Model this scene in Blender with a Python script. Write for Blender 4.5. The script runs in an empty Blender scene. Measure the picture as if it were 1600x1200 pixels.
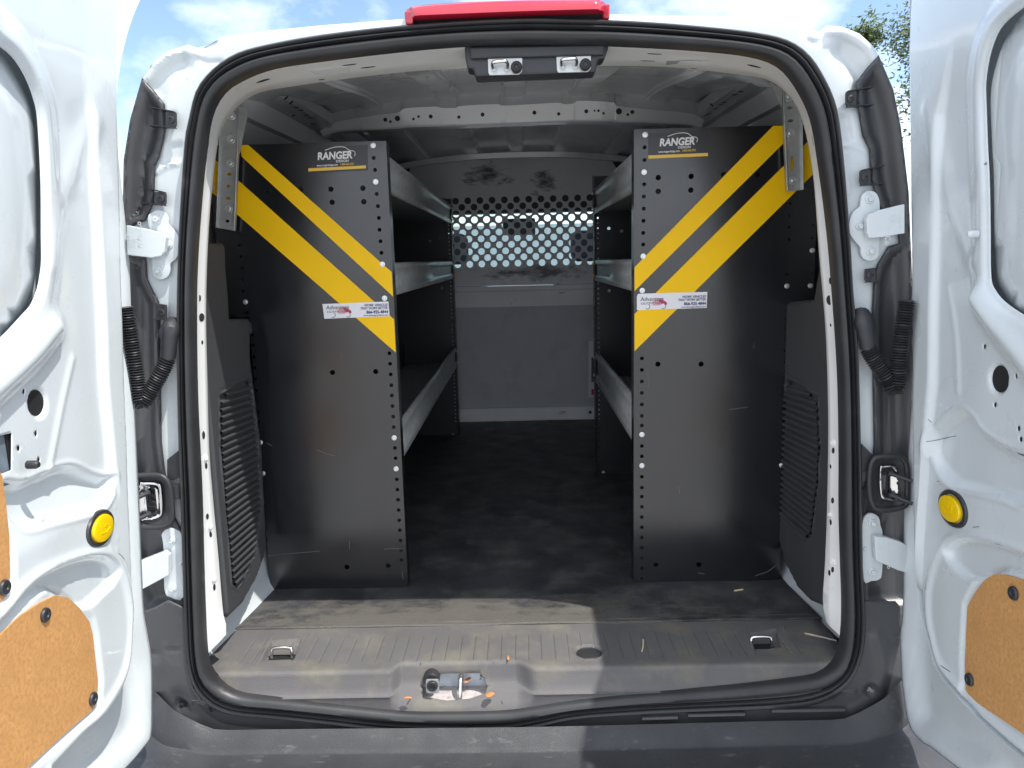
import bpy, bmesh, math, random
import numpy as np
from mathutils import Vector, Matrix
from mathutils.geometry import delaunay_2d_cdt
from mathutils.bvhtree import BVHTree
random.seed(7); rng = np.random.default_rng(7)
scene = bpy.context.scene
COL = scene.collection
rad = math.radians

# ---------------------------------------------------------------- camera, world, sun, exposure
FPX = 1200.0                                   # focal length in pixels of a 1600 px wide picture
CAMP = Vector((0.0, -1.40, 1.40))
PITCH, YAW, ROLL = rad(9.216), 0.0139, -0.025
cam = bpy.data.cameras.new('camera'); camo = bpy.data.objects.new('camera', cam); COL.objects.link(camo)
CR = Matrix.Rotation(YAW, 3, 'Z') @ Matrix.Rotation(math.pi/2 - PITCH, 3, 'X') @ Matrix.Rotation(ROLL, 3, 'Z')
camo.matrix_world = Matrix.Translation(CAMP) @ CR.to_4x4()
cam.sensor_width = 36.0; cam.lens = 36.0 * FPX / 1600.0
cam.clip_start = 0.02; cam.clip_end = 2000
scene.camera = camo

SUN = Vector((0.41, -0.30, 1.0)).normalized()  # towards the sun: high, right of and behind the camera
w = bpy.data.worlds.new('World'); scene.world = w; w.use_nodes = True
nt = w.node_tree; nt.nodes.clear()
sky = nt.nodes.new('ShaderNodeTexSky'); sky.sky_type = 'NISHITA'; sky.sun_disc = False
sky.sun_elevation = math.asin(SUN.z); sky.sun_rotation = math.atan2(SUN.x, SUN.y)
sky.air_density = 1.0; sky.dust_density = 0.6; sky.ozone_density = 1.6
geo = nt.nodes.new('ShaderNodeTexCoord')
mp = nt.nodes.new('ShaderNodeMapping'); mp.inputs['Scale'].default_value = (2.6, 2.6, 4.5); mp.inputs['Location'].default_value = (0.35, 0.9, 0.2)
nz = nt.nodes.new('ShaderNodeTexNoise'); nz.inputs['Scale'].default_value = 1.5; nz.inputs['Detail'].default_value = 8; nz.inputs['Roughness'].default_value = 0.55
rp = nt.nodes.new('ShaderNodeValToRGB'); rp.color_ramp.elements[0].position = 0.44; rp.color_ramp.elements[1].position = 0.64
mx = nt.nodes.new('ShaderNodeMix'); mx.data_type = 'RGBA'
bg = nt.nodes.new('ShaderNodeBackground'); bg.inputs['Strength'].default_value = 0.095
wo = nt.nodes.new('ShaderNodeOutputWorld')
L = nt.links.new
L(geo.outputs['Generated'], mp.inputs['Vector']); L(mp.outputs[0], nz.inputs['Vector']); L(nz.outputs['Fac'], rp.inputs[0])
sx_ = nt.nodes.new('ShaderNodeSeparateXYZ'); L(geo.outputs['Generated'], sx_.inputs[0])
mr_ = nt.nodes.new('ShaderNodeMapRange'); L(sx_.outputs['Y'], mr_.inputs['Value']); mr_.inputs['From Min'].default_value = .3; mr_.inputs['From Max'].default_value = -.5; mr_.inputs['To Min'].default_value = -.02; mr_.inputs['To Max'].default_value = .20  # extra cloud cover added behind the camera to brighten the load bay
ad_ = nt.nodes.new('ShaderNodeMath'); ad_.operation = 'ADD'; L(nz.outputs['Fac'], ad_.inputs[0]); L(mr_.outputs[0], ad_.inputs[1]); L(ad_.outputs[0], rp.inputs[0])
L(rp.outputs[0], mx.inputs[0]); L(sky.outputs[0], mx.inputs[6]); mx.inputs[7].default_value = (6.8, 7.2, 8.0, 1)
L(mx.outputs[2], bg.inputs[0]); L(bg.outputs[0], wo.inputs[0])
sl = bpy.data.lights.new('sun', 'SUN'); sl.energy = 2.0; sl.angle = rad(0.5); sl.color = (1.0, 0.95, 0.88)
so = bpy.data.objects.new('sun', sl); COL.objects.link(so)
so.rotation_euler = SUN.to_track_quat('Z', 'Y').to_euler(); so.location = SUN * 30
scene.view_settings.view_transform = 'Standard'; scene.view_settings.look = 'None'
scene.view_settings.exposure = 1.35; scene.view_settings.gamma = 1.0
scene.render.engine = 'CYCLES'
scene.cycles.max_bounces = 10; scene.cycles.diffuse_bounces = 6; scene.cycles.glossy_bounces = 4
scene.cycles.transparent_max_bounces = 12

# ---------------------------------------------------------------- frames: real planes onto which measured outlines are laid
def ray(u, v):
    return CR @ Vector(((u - 800) / FPX, (600 - v) / FPX, -1.0))
class Fr:
    def __init__(s, O, A, B, N):
        s.O = Vector(O); s.A = Vector(A).normalized(); s.B = Vector(B).normalized(); s.N = Vector(N).normalized()
        s.M = np.array([s.O, s.A, s.B, s.N])
    def hit(s, u, v, d=0.0):
        r = ray(u, v); O = s.O + s.N * d
        t = (O - CAMP).dot(s.N) / r.dot(s.N)
        return CAMP + r * t
    def px(s, u, v):
        p = s.hit(u, v) - s.O
        return (p.dot(s.A), p.dot(s.B))
    def pxs(s, L): return [s.px(*q) for q in L]
    def w(s, a, b, h=0.0): return s.O + s.A * a + s.B * b + s.N * h
    def wn(s, a, b, h):
        M = s.M
        return M[0] + np.outer(a, M[1]) + np.outer(b, M[2]) + np.outer(h, M[3])
def FY(y): return Fr((0, y, 0), (1, 0, 0), (0, 0, 1), (0, -1, 0))
def FX(x, sgn=1): return Fr((x, 0, 0), (0, 1, 0), (0, 0, 1), (sgn, 0, 0))
def FZ(z, sgn=1): return Fr((0, 0, z), (1, 0, 0), (0, 1, 0), (0, 0, sgn))
def PY(u, v, y): return FY(y).hit(u, v)
def PZ(u, v, z): return FZ(z).hit(u, v)
def PX(u, v, x): return FX(x).hit(u, v)

# ---------------------------------------------------------------- materials
MATS = {}
def mat(name, col, rough=0.5, metal=0.0, coat=0.0, spec=0.5, var=0.0, vscale=6.0, bump=0.0, bscale=200.0, col2=None, c2pos=(0.5, 0.7), c2scale=5.0, c2stretch=(1, 1, 1), rvar=0.0, trans=0.0, grain=False):
    m = bpy.data.materials.new(name); m.use_nodes = True
    t = m.node_tree; b = t.nodes['Principled BSDF']; lk = t.links.new
    b.inputs['Base Color'].default_value = (*col, 1); b.inputs['Roughness'].default_value = rough
    b.inputs['Metallic'].default_value = metal; b.inputs['Coat Weight'].default_value = coat
    b.inputs['Coat Roughness'].default_value = 0.06
    b.inputs['Specular IOR Level'].default_value = spec; b.inputs['Transmission Weight'].default_value = trans
    tc = t.nodes.new('ShaderNodeTexCoord')
    src = None
    if var > 0 or col2:
        n = t.nodes.new('ShaderNodeTexNoise'); n.inputs['Scale'].default_value = vscale; n.inputs['Detail'].default_value = 6
        lk(tc.outputs['Object'], n.inputs['Vector'])
        mr = t.nodes.new('ShaderNodeMapRange'); mr.inputs['To Min'].default_value = 1 - var; mr.inputs['To Max'].default_value = 1 + var
        mr.inputs['From Min'].default_value = .25; mr.inputs['From Max'].default_value = .75
        lk(n.outputs['Fac'], mr.inputs['Value'])
        mm = t.nodes.new('ShaderNodeMix'); mm.data_type = 'RGBA'; mm.blend_type = 'MULTIPLY'; mm.inputs[0].default_value = 1
        mm.inputs[6].default_value = (*col, 1); lk(mr.outputs[0], mm.inputs[7]); src = mm.outputs[2]
    if col2:
        n2 = t.nodes.new('ShaderNodeTexNoise'); n2.inputs['Scale'].default_value = c2scale; n2.inputs['Detail'].default_value = 9; n2.inputs['Roughness'].default_value = .62
        mpp = t.nodes.new('ShaderNodeMapping'); mpp.inputs['Scale'].default_value = c2stretch
        lk(tc.outputs['Object'], mpp.inputs['Vector']); lk(mpp.outputs[0], n2.inputs['Vector'])
        r2 = t.nodes.new('ShaderNodeValToRGB'); r2.color_ramp.elements[0].position = c2pos[0]; r2.color_ramp.elements[1].position = c2pos[1]
        lk(n2.outputs['Fac'], r2.inputs[0])
        m2 = t.nodes.new('ShaderNodeMix'); m2.data_type = 'RGBA'; lk(r2.outputs[0], m2.inputs[0]); lk(src, m2.inputs[6]); m2.inputs[7].default_value = (*col2, 1)
        src = m2.outputs[2]
    if src: lk(src, b.inputs['Base Color'])
    if rvar > 0:
        n3 = t.nodes.new('ShaderNodeTexNoise'); n3.inputs['Scale'].default_value = vscale * 1.7; n3.inputs['Detail'].default_value = 7
        lk(tc.outputs['Object'], n3.inputs['Vector'])
        m3 = t.nodes.new('ShaderNodeMapRange'); m3.inputs['To Min'].default_value = max(0, rough - rvar); m3.inputs['To Max'].default_value = rough + rvar
        m3.inputs['From Min'].default_value = .3; m3.inputs['From Max'].default_value = .7
        lk(n3.outputs['Fac'], m3.inputs['Value']); lk(m3.outputs[0], b.inputs['Roughness'])
    if bump > 0:
        n4 = t.nodes.new('ShaderNodeTexVoronoi' if grain else 'ShaderNodeTexNoise'); n4.inputs['Scale'].default_value = bscale
        if not grain: n4.inputs['Detail'].default_value = 4
        lk(tc.outputs['Object'], n4.inputs['Vector'])
        bp = t.nodes.new('ShaderNodeBump'); bp.inputs['Strength'].default_value = bump; bp.inputs['Distance'].default_value = 0.002
        lk(n4.outputs['Distance'] if grain else n4.outputs['Fac'], bp.inputs['Height']); lk(bp.outputs[0], b.inputs['Normal'])
    MATS[name] = m
    return m
WHITE = mat('white_paint', (.63, .685, .71), .30, coat=.8, var=.02, rvar=.06)
WHITE_IN = mat('white_primer_paint', (.74, .75, .74), .42, coat=.15, var=.04, vscale=8, col2=(.60, .60, .59), c2pos=(.62, .72), c2scale=14)
HOLE_SHADE = mat('opening_shade', (.012, .012, .014), .7)  # near-black that paints the shade inside holes and gaps
RUBBER = mat('seal_rubber', (.030, .031, .034), .42, var=.25, vscale=12, bump=.12, bscale=300, col2=(.085, .08, .075), c2pos=(.62, .8), c2scale=18)
PLBLK = mat('black_plastic', (.030, .032, .037), .42, var=.2, vscale=9, bump=.25, bscale=700)
COVER = mat('pillar_cover_plastic', (.055, .057, .062), .33, var=.2, vscale=5, bump=.15, bscale=600, col2=(.10, .10, .10), c2pos=(.62, .82), c2scale=9)
TRIM = mat('trim_plastic', (.058, .060, .066), .55, var=.1, vscale=6, bump=.45, bscale=900, col2=(.085, .084, .084), c2pos=(.6, .8), c2scale=7, grain=True)
SCUFF = mat('scuff_plastic', (.135, .132, .134), .50, var=.12, vscale=9, bump=.5, bscale=900, col2=(.21, .195, .155), c2pos=(.50, .74), c2scale=11, grain=True)
BUMPER = mat('bumper_plastic', (.040, .042, .047), .50, var=.18, vscale=10, bump=.35, bscale=800, col2=(.13, .13, .13), c2pos=(.60, .80), c2scale=26, c2stretch=(1, 2.5, 1), rvar=.12, grain=True)
MAT = mat('rubber_mat', (.045, .046, .052), .46, var=.5, vscale=7, bump=.8, bscale=420, col2=(.16, .152, .13), c2pos=(.50, .80), c2scale=9, rvar=.1, grain=True)
BULK3 = mat('bulkhead_lower_metal', (.52, .53, .57), .5, var=.06, vscale=6, col2=(.44, .45, .48), c2pos=(.5, .75), c2scale=10, bump=.1, bscale=300)
GREYMET = mat('grey_inner_metal', (.66, .67, .68), .17, metal=.0, coat=.5, var=.08, vscale=3, col2=(.36, .365, .375), c2pos=(.6, .75), c2scale=5, rvar=.08)
BULK = mat('bulkhead_metal', (.70, .715, .755), .42, var=.10, vscale=5, col2=(.09, .09, .10), c2pos=(.655, .74), c2scale=7, c2stretch=(.5, 1, 2.2), bump=.1, bscale=300)
BULK2 = mat('bulkhead_light_strip', (.86, .87, .90), .5, var=.08, col2=(.5, .5, .51), c2pos=(.64, .7), c2scale=16, c2stretch=(.5, 1, 1.5))
BLACK = mat('black_powder_coat', (.010, .011, .014), .20, spec=.85, var=.15, vscale=4, rvar=.04, col2=(.06, .06, .062), c2pos=(.70, .76), c2scale=22, c2stretch=(1, 1, .3), bump=.05, bscale=500)
BLACKIN = mat('black_panel_inner', (.010, .011, .016), .42, var=.2)
YELLOW = mat('yellow_vinyl', (.95, .57, .003), .45, spec=.25, var=.04, vscale=10, col2=(.62, .38, .02), c2pos=(.72, .80), c2scale=30)
GALV = mat('galvanised_steel', (.50, .52, .52), .36, metal=.6, var=.16, vscale=40, rvar=.10, bump=.05, bscale=200)
ZINC = mat('zinc_bolt', (.75, .77, .78), .28, metal=.8)
CHROME = mat('chrome', (.75, .75, .75), .16, metal=1.0)
HARD = mat('hardboard', (.58, .31, .115), .62, var=.10, vscale=30, col2=(.47, .235, .08), c2pos=(.42, .66), c2scale=160, bump=.2, bscale=500)
BTN = mat('yellow_button', (.88, .58, .0), .35, coat=.3)
RED = mat('red_lens', (.50, .015, .04), .16, coat=1.0)
LBL = mat('label_white', (.78, .79, .82), .35)
LBLBLK = mat('label_black', (.028, .029, .034), .28)
LWH = mat('print_white', (.82, .82, .82), .4); LYE = mat('print_yellow', (.85, .55, .08), .4)
LNAVY = mat('print_navy', (.06, .06, .16), .5); LRED = mat('print_red', (.50, .03, .10), .5); LPINK = mat('print_pink', (.75, .38, .45), .5)
LGREY2 = mat('scratch_grey', (.20, .20, .21), .6); LGREY = mat('print_grey', (.10, .10, .12), .5)
SEATM = mat('seat_fabric', (.12, .15, .19), .85)
DASH = mat('dashboard_plastic', (.05, .055, .06), .6)
TYRE = mat('tyre_rubber', (.02, .02, .02), .8)
GROUND = mat('ground_concrete', (.48, .47, .45), .9, var=.15, vscale=3, col2=(.28, .265, .24), c2pos=(.45, .62), c2scale=60, bump=.5, bscale=120)
LEAFM = mat('leaf_green', (.075, .12, .028), .6, var=.45, vscale=1.3)
LEAFD = mat('leaf_dark', (.05, .085, .02), .6, var=.4, vscale=1.3)
BARK = mat('bark', (.12, .09, .065), .9, var=.3, bump=.6, bscale=20)
DRYLEAF = mat('dry_leaf', (.60, .25, .09), .7, var=.3, vscale=60)
TWIGM = mat('dry_straw', (.62, .55, .36), .8)
WALLM = mat('wall_paint', (.25, .31, .35), .8, var=.1)
GLASS = bpy.data.materials.new('window_glass'); GLASS.use_nodes = True
gt = GLASS.node_tree; gt.nodes.clear()
g1 = gt.nodes.new('ShaderNodeBsdfTransparent'); g1.inputs[0].default_value = (.80, .92, .90, 1)
g2 = gt.nodes.new('ShaderNodeBsdfGlossy'); g2.inputs['Roughness'].default_value = .02
g3 = gt.nodes.new('ShaderNodeMixShader'); g3.inputs[0].default_value = .06; g4 = gt.nodes.new('ShaderNodeOutputMaterial')
gt.links.new(g1.outputs[0], g3.inputs[1]); gt.links.new(g2.outputs[0], g3.inputs[2]); gt.links.new(g3.outputs[0], g4.inputs[0])

SLATE = mat('cutout_shade_slate', (.16, .20, .24), .5, var=.3, vscale=30)  # dark tone painting the shaded inside of the door cut-out
def add_spots(m, spots, col, ax=(1, 0, 1)):
    t = m.node_tree; b = t.nodes['Principled BSDF']; lk = t.links.new; src = b.inputs['Base Color'].links[0].from_socket
    g = t.nodes.new('ShaderNodeNewGeometry')
    n = t.nodes.new('ShaderNodeTexNoise'); n.inputs['Scale'].default_value = 26; n.inputs['Detail'].default_value = 9; n.inputs['Roughness'].default_value = .7
    mp_ = t.nodes.new('ShaderNodeMapping'); mp_.inputs['Scale'].default_value = (.55, 1, 1.3); lk(g.outputs['Position'], mp_.inputs['Vector']); lk(mp_.outputs[0], n.inputs['Vector'])
    for (x, z, rx, rz, lo) in spots:
        s1 = t.nodes.new('ShaderNodeVectorMath'); s1.operation = 'SUBTRACT'; s1.inputs[1].default_value = (x, 0, z) if ax[2] else (x, z, 0); lk(g.outputs['Position'], s1.inputs[0])
        s2 = t.nodes.new('ShaderNodeVectorMath'); s2.operation = 'MULTIPLY'; s2.inputs[1].default_value = (1 / rx, 0, 1 / rz) if ax[2] else (1 / rx, 1 / rz, 0); lk(s1.outputs[0], s2.inputs[0])
        s3 = t.nodes.new('ShaderNodeVectorMath'); s3.operation = 'LENGTH'; lk(s2.outputs[0], s3.inputs[0])
        a = t.nodes.new('ShaderNodeMath'); a.operation = 'MULTIPLY_ADD'; a.inputs[1].default_value = -.42; lk(s3.outputs['Value'], a.inputs[0]); lk(n.outputs['Fac'], a.inputs[2])
        r = t.nodes.new('ShaderNodeMapRange'); r.inputs['From Min'].default_value = lo; r.inputs['From Max'].default_value = lo + .22; lk(a.outputs[0], r.inputs['Value'])
        x_ = t.nodes.new('ShaderNodeMix'); x_.data_type = 'RGBA'; lk(r.outputs[0], x_.inputs[0]); lk(src, x_.inputs[6]); x_.inputs[7].default_value = (*col, 1); src = x_.outputs[2]
    lk(src, b.inputs['Base Color'])

# ---------------------------------------------------------------- object helpers
WL = {}
def empty(name, loc, label=None, cat=None, group=None):
    o = bpy.data.objects.new(name, None); COL.objects.link(o); o.location = loc; o.empty_display_size = .1
    WL[o.name] = Vector(loc)
    if label: o['label'] = label; o['category'] = cat
    if group: o['group'] = group
    return o
def tag(o, label, cat=None, group=None, kind=None):
    if label: o['label'] = label
    if cat: o['category'] = cat
    if group: o['group'] = group
    if kind: o['kind'] = kind
    return o
def link(name, verts, faces, m, parent=None, smooth=True, thick=0, bevel=0, label=None, sharp=40, vis=None, offset=-1):
    V = np.array([tuple(v) for v in verts], dtype=float)
    c = (V.min(0) + V.max(0)) / 2
    me = bpy.data.meshes.new(name)
    me.from_pydata([tuple(v) for v in (V - c)], [], [tuple(int(i) for i in f) for f in faces])
    me.validate(); me.update()
    if vis is None: fix_normals(me)
    elif vis != 0:
        n = Vector((0, 0, 0))
        for p in me.polygons: n += p.normal * p.area
        if n.dot(Vector(vis)) < 0: me.flip_normals()
    return linkmesh(name, me, m, parent, Vector(c), smooth, thick, bevel, label, sharp, offset)
def fix_normals(me):
    bm = bmesh.new(); bm.from_mesh(me); bmesh.ops.recalc_face_normals(bm, faces=bm.faces); bm.to_mesh(me); bm.free()
def linkmesh(name, me, m, parent, wloc, smooth=True, thick=0, bevel=0, label=None, sharp=40, offset=-1):
    if m: me.materials.append(m)
    o = bpy.data.objects.new(name, me); COL.objects.link(o)
    o.parent = parent
    o.location = wloc - (WL[parent.name] if parent else Vector((0, 0, 0)))
    WL[o.name] = Vector(wloc)
    if smooth:
        me.shade_smooth()
        if sharp: me.set_sharp_from_angle(angle=rad(sharp))
    if thick:
        md = o.modifiers.new('thickness', 'SOLIDIFY'); md.thickness = thick; md.offset = offset
    if bevel:
        md = o.modifiers.new('bevel', 'BEVEL'); md.width = bevel; md.segments = 2; md.limit_method = 'ANGLE'; md.angle_limit = rad(35)
    if label: o['label'] = label
    return o
def dup(o, wloc, parent):
    c = o.copy(); COL.objects.link(c); c.parent = parent
    c.location = Vector(wloc) - WL[parent.name]; WL[c.name] = Vector(wloc)
    return c

# ---- measured outlines
def resample(P, step, closed=True):
    P = [np.array(p, float) for p in P]; out = []
    n = len(P)
    for i in range(n if closed else n - 1):
        a, b = P[i], P[(i + 1) % n]; k = max(1, int(math.ceil(np.linalg.norm(b - a) / step)))
        for j in range(k): out.append(a + (b - a) * j / k)
    if not closed: out.append(P[-1])
    return out
def spline(P, n=6, closed=False):
    P = [np.array(p, float) for p in P]; N = len(P); out = []
    rngi = range(N) if closed else range(N - 1)
    for i in rngi:
        if closed: p0, p1, p2, p3 = P[(i - 1) % N], P[i], P[(i + 1) % N], P[(i + 2) % N]
        else: p0, p1, p2, p3 = P[max(i - 1, 0)], P[i], P[i + 1], P[min(i + 2, N - 1)]
        for j in range(n):
            t = j / n
            out.append(.5 * ((2 * p1) + (-p0 + p2) * t + (2 * p0 - 5 * p1 + 4 * p2 - p3) * t * t + (-p0 + 3 * p1 - 3 * p2 + p3) * t ** 3))
    if not closed: out.append(P[-1])
    return out
def circ(a, b, ra, rb=None, n=20, rot=0.0):
    rb = rb or ra
    return [(a + ra * math.cos(t) * math.cos(rot) - rb * math.sin(t) * math.sin(rot), b + ra * math.cos(t) * math.sin(rot) + rb * math.sin(t) * math.cos(rot)) for t in [2 * math.pi * i / n for i in range(n)]]
def rrect(a0, b0, a1, b1, r, n=4):
    out = []
    for (ca, cb, s) in ((a1 - r, b1 - r, 0), (a0 + r, b1 - r, 1), (a0 + r, b0 + r, 2), (a1 - r, b0 + r, 3)):
        for j in range(n + 1):
            t = (s + j / n) * math.pi / 2; out.append((ca + r * math.cos(t), cb + r * math.sin(t)))
    return out
def dseg(a, b, p, q):
    p = np.array(p); q = np.array(q); d = q - p; L2 = max(d.dot(d), 1e-12)
    t = np.clip(((a - p[0]) * d[0] + (b - p[1]) * d[1]) / L2, 0, 1)
    return np.hypot(a - (p[0] + t * d[0]), b - (p[1] + t * d[1]))
def dline(a, b, P):
    r = np.full(np.shape(a), 1e9)
    for i in range(len(P) - 1): r = np.minimum(r, dseg(a, b, P[i], P[i + 1]))
    return r
def inside(a, b, P):
    c = np.zeros(np.shape(a), bool); n = len(P)
    for i in range(n):
        x0, y0 = P[i]; x1, y1 = P[(i + 1) % n]
        if y0 == y1: continue
        cond = ((y0 > b) != (y1 > b)) & (a < (x1 - x0) * (b - y0) / (y1 - y0) + x0)
        c ^= cond
    return c
def sdp(a, b, P):
    d = dline(a, b, list(P) + [P[0]])
    return np.where(inside(a, b, P), -d, d)
def sm(x, lo, hi):
    t = np.clip((x - lo) / (hi - lo), 0, 1); return t * t * (3 - 2 * t)
def gs(d, w): return np.exp(-(d / w) ** 2)

def shrink(P, d):
    P = [np.array(p, float) for p in P]; n = len(P); A = sum(P[i][0] * P[(i + 1) % n][1] - P[(i + 1) % n][0] * P[i][1] for i in range(n)); out = []
    for i in range(n):
        e1 = P[i] - P[i - 1]; e2 = P[(i + 1) % n] - P[i]; n1 = np.array([-e1[1], e1[0]]) / np.linalg.norm(e1); n2 = np.array([-e2[1], e2[0]]) / np.linalg.norm(e2)
        m_ = n1 + n2; m_ /= max(.5, np.linalg.norm(m_)); out.append(tuple(P[i] + m_ * d * (1 if A > 0 else -1)))
    return out
def sheet(name, fr, outline, m, parent=None, holes=(), step=.02, xs=None, ys=None, hf=None, thick=.0015, mapf=None, bstep=None, label=None, smooth=True, sharp=40, vis=None, bevel=0, band=None):
    """pressed sheet: conforming triangulation of an outline with real holes, displaced by hf along the frame normal"""
    bstep = bstep or step
    loops = [resample(outline, bstep)] + [resample(h, max(bstep, .002)) if len(h) < 8 else [np.array(p, float) for p in h] for h in holes]
    O = np.array(loops[0])
    if xs is None: xs = np.arange(O[:, 0].min() + step / 2, O[:, 0].max(), step)
    if ys is None: ys = np.arange(O[:, 1].min() + step / 2, O[:, 1].max(), step)
    verts = []; edges = []
    for lp in loops:
        s = len(verts); verts += [tuple(p) for p in lp]; n = len(lp); edges += [(s + i, s + (i + 1) % n) for i in range(n)]
    if len(xs) and len(ys):
        ga, gb = np.meshgrid(xs, ys); ga = ga.ravel(); gb = gb.ravel()
        keep = inside(ga, gb, [tuple(p) for p in loops[0]])
        ga = ga[keep]; gb = gb[keep]
        mind = bstep * .35
        d = dline(ga, gb, list(loops[0]) + [loops[0][0]]); k = d > mind; ga = ga[k]; gb = gb[k]
        for lp in loops[1:]:
            A = np.array(lp); lo = A.min(0) - .01; hi = A.max(0) + .01
            near = (ga > lo[0]) & (ga < hi[0]) & (gb > lo[1]) & (gb < hi[1])
            if near.any():
                idx = np.where(near)[0]; an, bn = ga[idx], gb[idx]
                bad = inside(an, bn, [tuple(p) for p in lp]) | (dline(an, bn, list(lp) + [lp[0]]) < min(.0018, bstep * .4))
                k = np.ones(len(ga), bool); k[idx[bad]] = False; ga = ga[k]; gb = gb[k]
        for (bp_, bd, offs) in (band or ()):
            A_ = np.array(bp_); lo = A_.min(0) - bd - .01; hi = A_.max(0) + bd + .01
            idx = np.where((ga > lo[0]) & (ga < hi[0]) & (gb > lo[1]) & (gb < hi[1]))[0]
            k = np.ones(len(ga), bool); k[idx[dline(ga[idx], gb[idx], list(bp_) + [bp_[0]]) < bd]] = False; ga = ga[k]; gb = gb[k]
            for of in offs:
                R_ = np.array(resample(shrink(bp_, -of), bstep)); dd = dline(R_[:, 0], R_[:, 1], list(bp_) + [bp_[0]]); R_ = R_[(dd > of * .8) & inside(R_[:, 0], R_[:, 1], [tuple(p) for p in loops[0]])]
                verts += [tuple(q) for q in R_.tolist()]
        verts += list(zip(ga.tolist(), gb.tolist()))
    vo, eo, fo, *_ = delaunay_2d_cdt([Vector(v) for v in verts], edges, [], 0, 1e-7)
    A = np.array([v.x for v in vo]); B = np.array([v.y for v in vo])
    FA = np.array([tuple(f) for f in fo if len(f) == 3]); ca = A[FA].mean(1); cb = B[FA].mean(1)
    kp = inside(ca, cb, [tuple(p) for p in loops[0]])
    for lp in loops[1:]:
        Lp = np.array(lp); lo = Lp.min(0); hi = Lp.max(0); nr = np.where((ca > lo[0]) & (ca < hi[0]) & (cb > lo[1]) & (cb < hi[1]))[0]
        if len(nr): kp[nr[inside(ca[nr], cb[nr], [tuple(p) for p in lp])]] = False
    fo = FA[kp]
    H = hf(A, B) if hf is not None else np.zeros(len(A))
    P = mapf(A, B, H) if mapf else fr.wn(A, B, H)
    return link(name, P, fo, m, parent, smooth=smooth, thick=thick, label=label, sharp=sharp, vis=(vis or tuple(fr.N)), bevel=bevel)
def plate(name, fr, outline, m, parent=None, holes=(), thick=.003, h=0.0, bevel=0, label=None, smooth=False):
    """flat plate, its back at height h above the frame and its face at h+thick"""
    f2 = Fr(fr.w(0, 0, h + thick), fr.A, fr.B, fr.N)
    return sheet(name, f2, outline, m, parent, holes=holes, step=1e3, xs=[], ys=[], thick=thick, bstep=1e3, label=label, smooth=smooth, bevel=bevel)
class MB:
    def __init__(s): s.v = []; s.f = []
    def add(s, V, F):
        n = len(s.v); s.v += [tuple(v) for v in V]; s.f += [tuple(n + i for i in f) for f in F]; return s
    def box(s, x0, y0, z0, x1, y1, z1):
        V = [(x, y, z) for x in (x0, x1) for y in (y0, y1) for z in (z0, z1)]
        return s.add(V, [(0, 1, 3, 2), (4, 6, 7, 5), (0, 4, 5, 1), (2, 3, 7, 6), (0, 2, 6, 4), (1, 5, 7, 3)])
    def prism(s, P, vec):
        n = len(P); Q = [Vector(p) + Vector(vec) for p in P]
        return s.add(list(P) + Q, [tuple(range(n))[::-1], tuple(range(n, 2 * n))] + [(i, (i + 1) % n, n + (i + 1) % n, n + i) for i in range(n)])
    def tube(s, P, r, n=10, caps=True, closed=False):
        P = [Vector(p) for p in P]; R = r if isinstance(r, (list, tuple)) else [r] * len(P)
        rings = []; prev = None
        for i, p in enumerate(P):
            if closed: d = (P[(i + 1) % len(P)] - P[i - 1]).normalized()
            else: d = (P[min(i + 1, len(P) - 1)] - P[max(i - 1, 0)]).normalized()
            if prev is None:
                a = d.orthogonal().normalized()
            else:
                a = (prev - d * prev.dot(d)).normalized()
            prev = a; b = d.cross(a)
            rings.append([p + (a * math.cos(2 * math.pi * k / n) + b * math.sin(2 * math.pi * k / n)) * R[i] for k in range(n)])
        V = [q for rr in rings for q in rr]; F = []
        m = len(P)
        for i in range(m if closed else m - 1):
            j = (i + 1) % m
            for k in range(n): F.append((i * n + k, i * n + (k + 1) % n, j * n + (k + 1) % n, j * n + k))
        if caps and not closed: F += [tuple(range(n))[::-1], tuple(range((m - 1) * n, m * n))]
        return s.add(V, F)
    def loft(s, rings, closed_u=False, closed_v=False, caps=False):
        n = len(rings[0]); m = len(rings); V = [q for r in rings for q in r]; F = []
        for i in range(m if closed_u else m - 1):
            j = (i + 1) % m
            for k in range(n if closed_v else n - 1): F.append((i * n + k, i * n + (k + 1) % n, j * n + (k + 1) % n, j * n + k))
        if caps: F += [tuple(range(n))[::-1], tuple(range((m - 1) * n, m * n))]
        return s.add(V, F)
    def lathe(s, c, axis, prof, n=20, ref=None):
        axis = Vector(axis).normalized(); a = Vector(ref).normalized() if ref else axis.orthogonal().normalized(); b = axis.cross(a)
        rings = [[Vector(c) + axis * h + (a * math.cos(2 * math.pi * k / n) + b * math.sin(2 * math.pi * k / n)) * max(r, 1e-5) for k in range(n)] for (r, h) in prof]
        return s.loft(rings, closed_v=True, caps=True)
    def build(s, name, m, parent=None, **k): return link(name, s.v, s.f, m, parent, **k)
def boltmesh(c, n, r, hexr=None, h=None):
    mb = MB(); hexr = hexr or r * .62; h = h or r * .75
    mb.lathe(c, n, [(r, 0), (r, h * .18), (r * .9, h * .3), (hexr * 1.05, h * .34)], 18)
    a = Vector(n).orthogonal().normalized()
    mb.lathe(Vector(c) + Vector(n).normalized() * h * .3, n, [(hexr, 0), (hexr, h * .6), (hexr * .8, h * .75), (hexr * .45, h * .75), (hexr * .4, h * .6)], 6)
    return mb
def bolt(c, n, r, m, parent, name='bolt', **k):
    return boltmesh(c, n, r, **k).build(name, m, parent, sharp=30)
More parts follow.
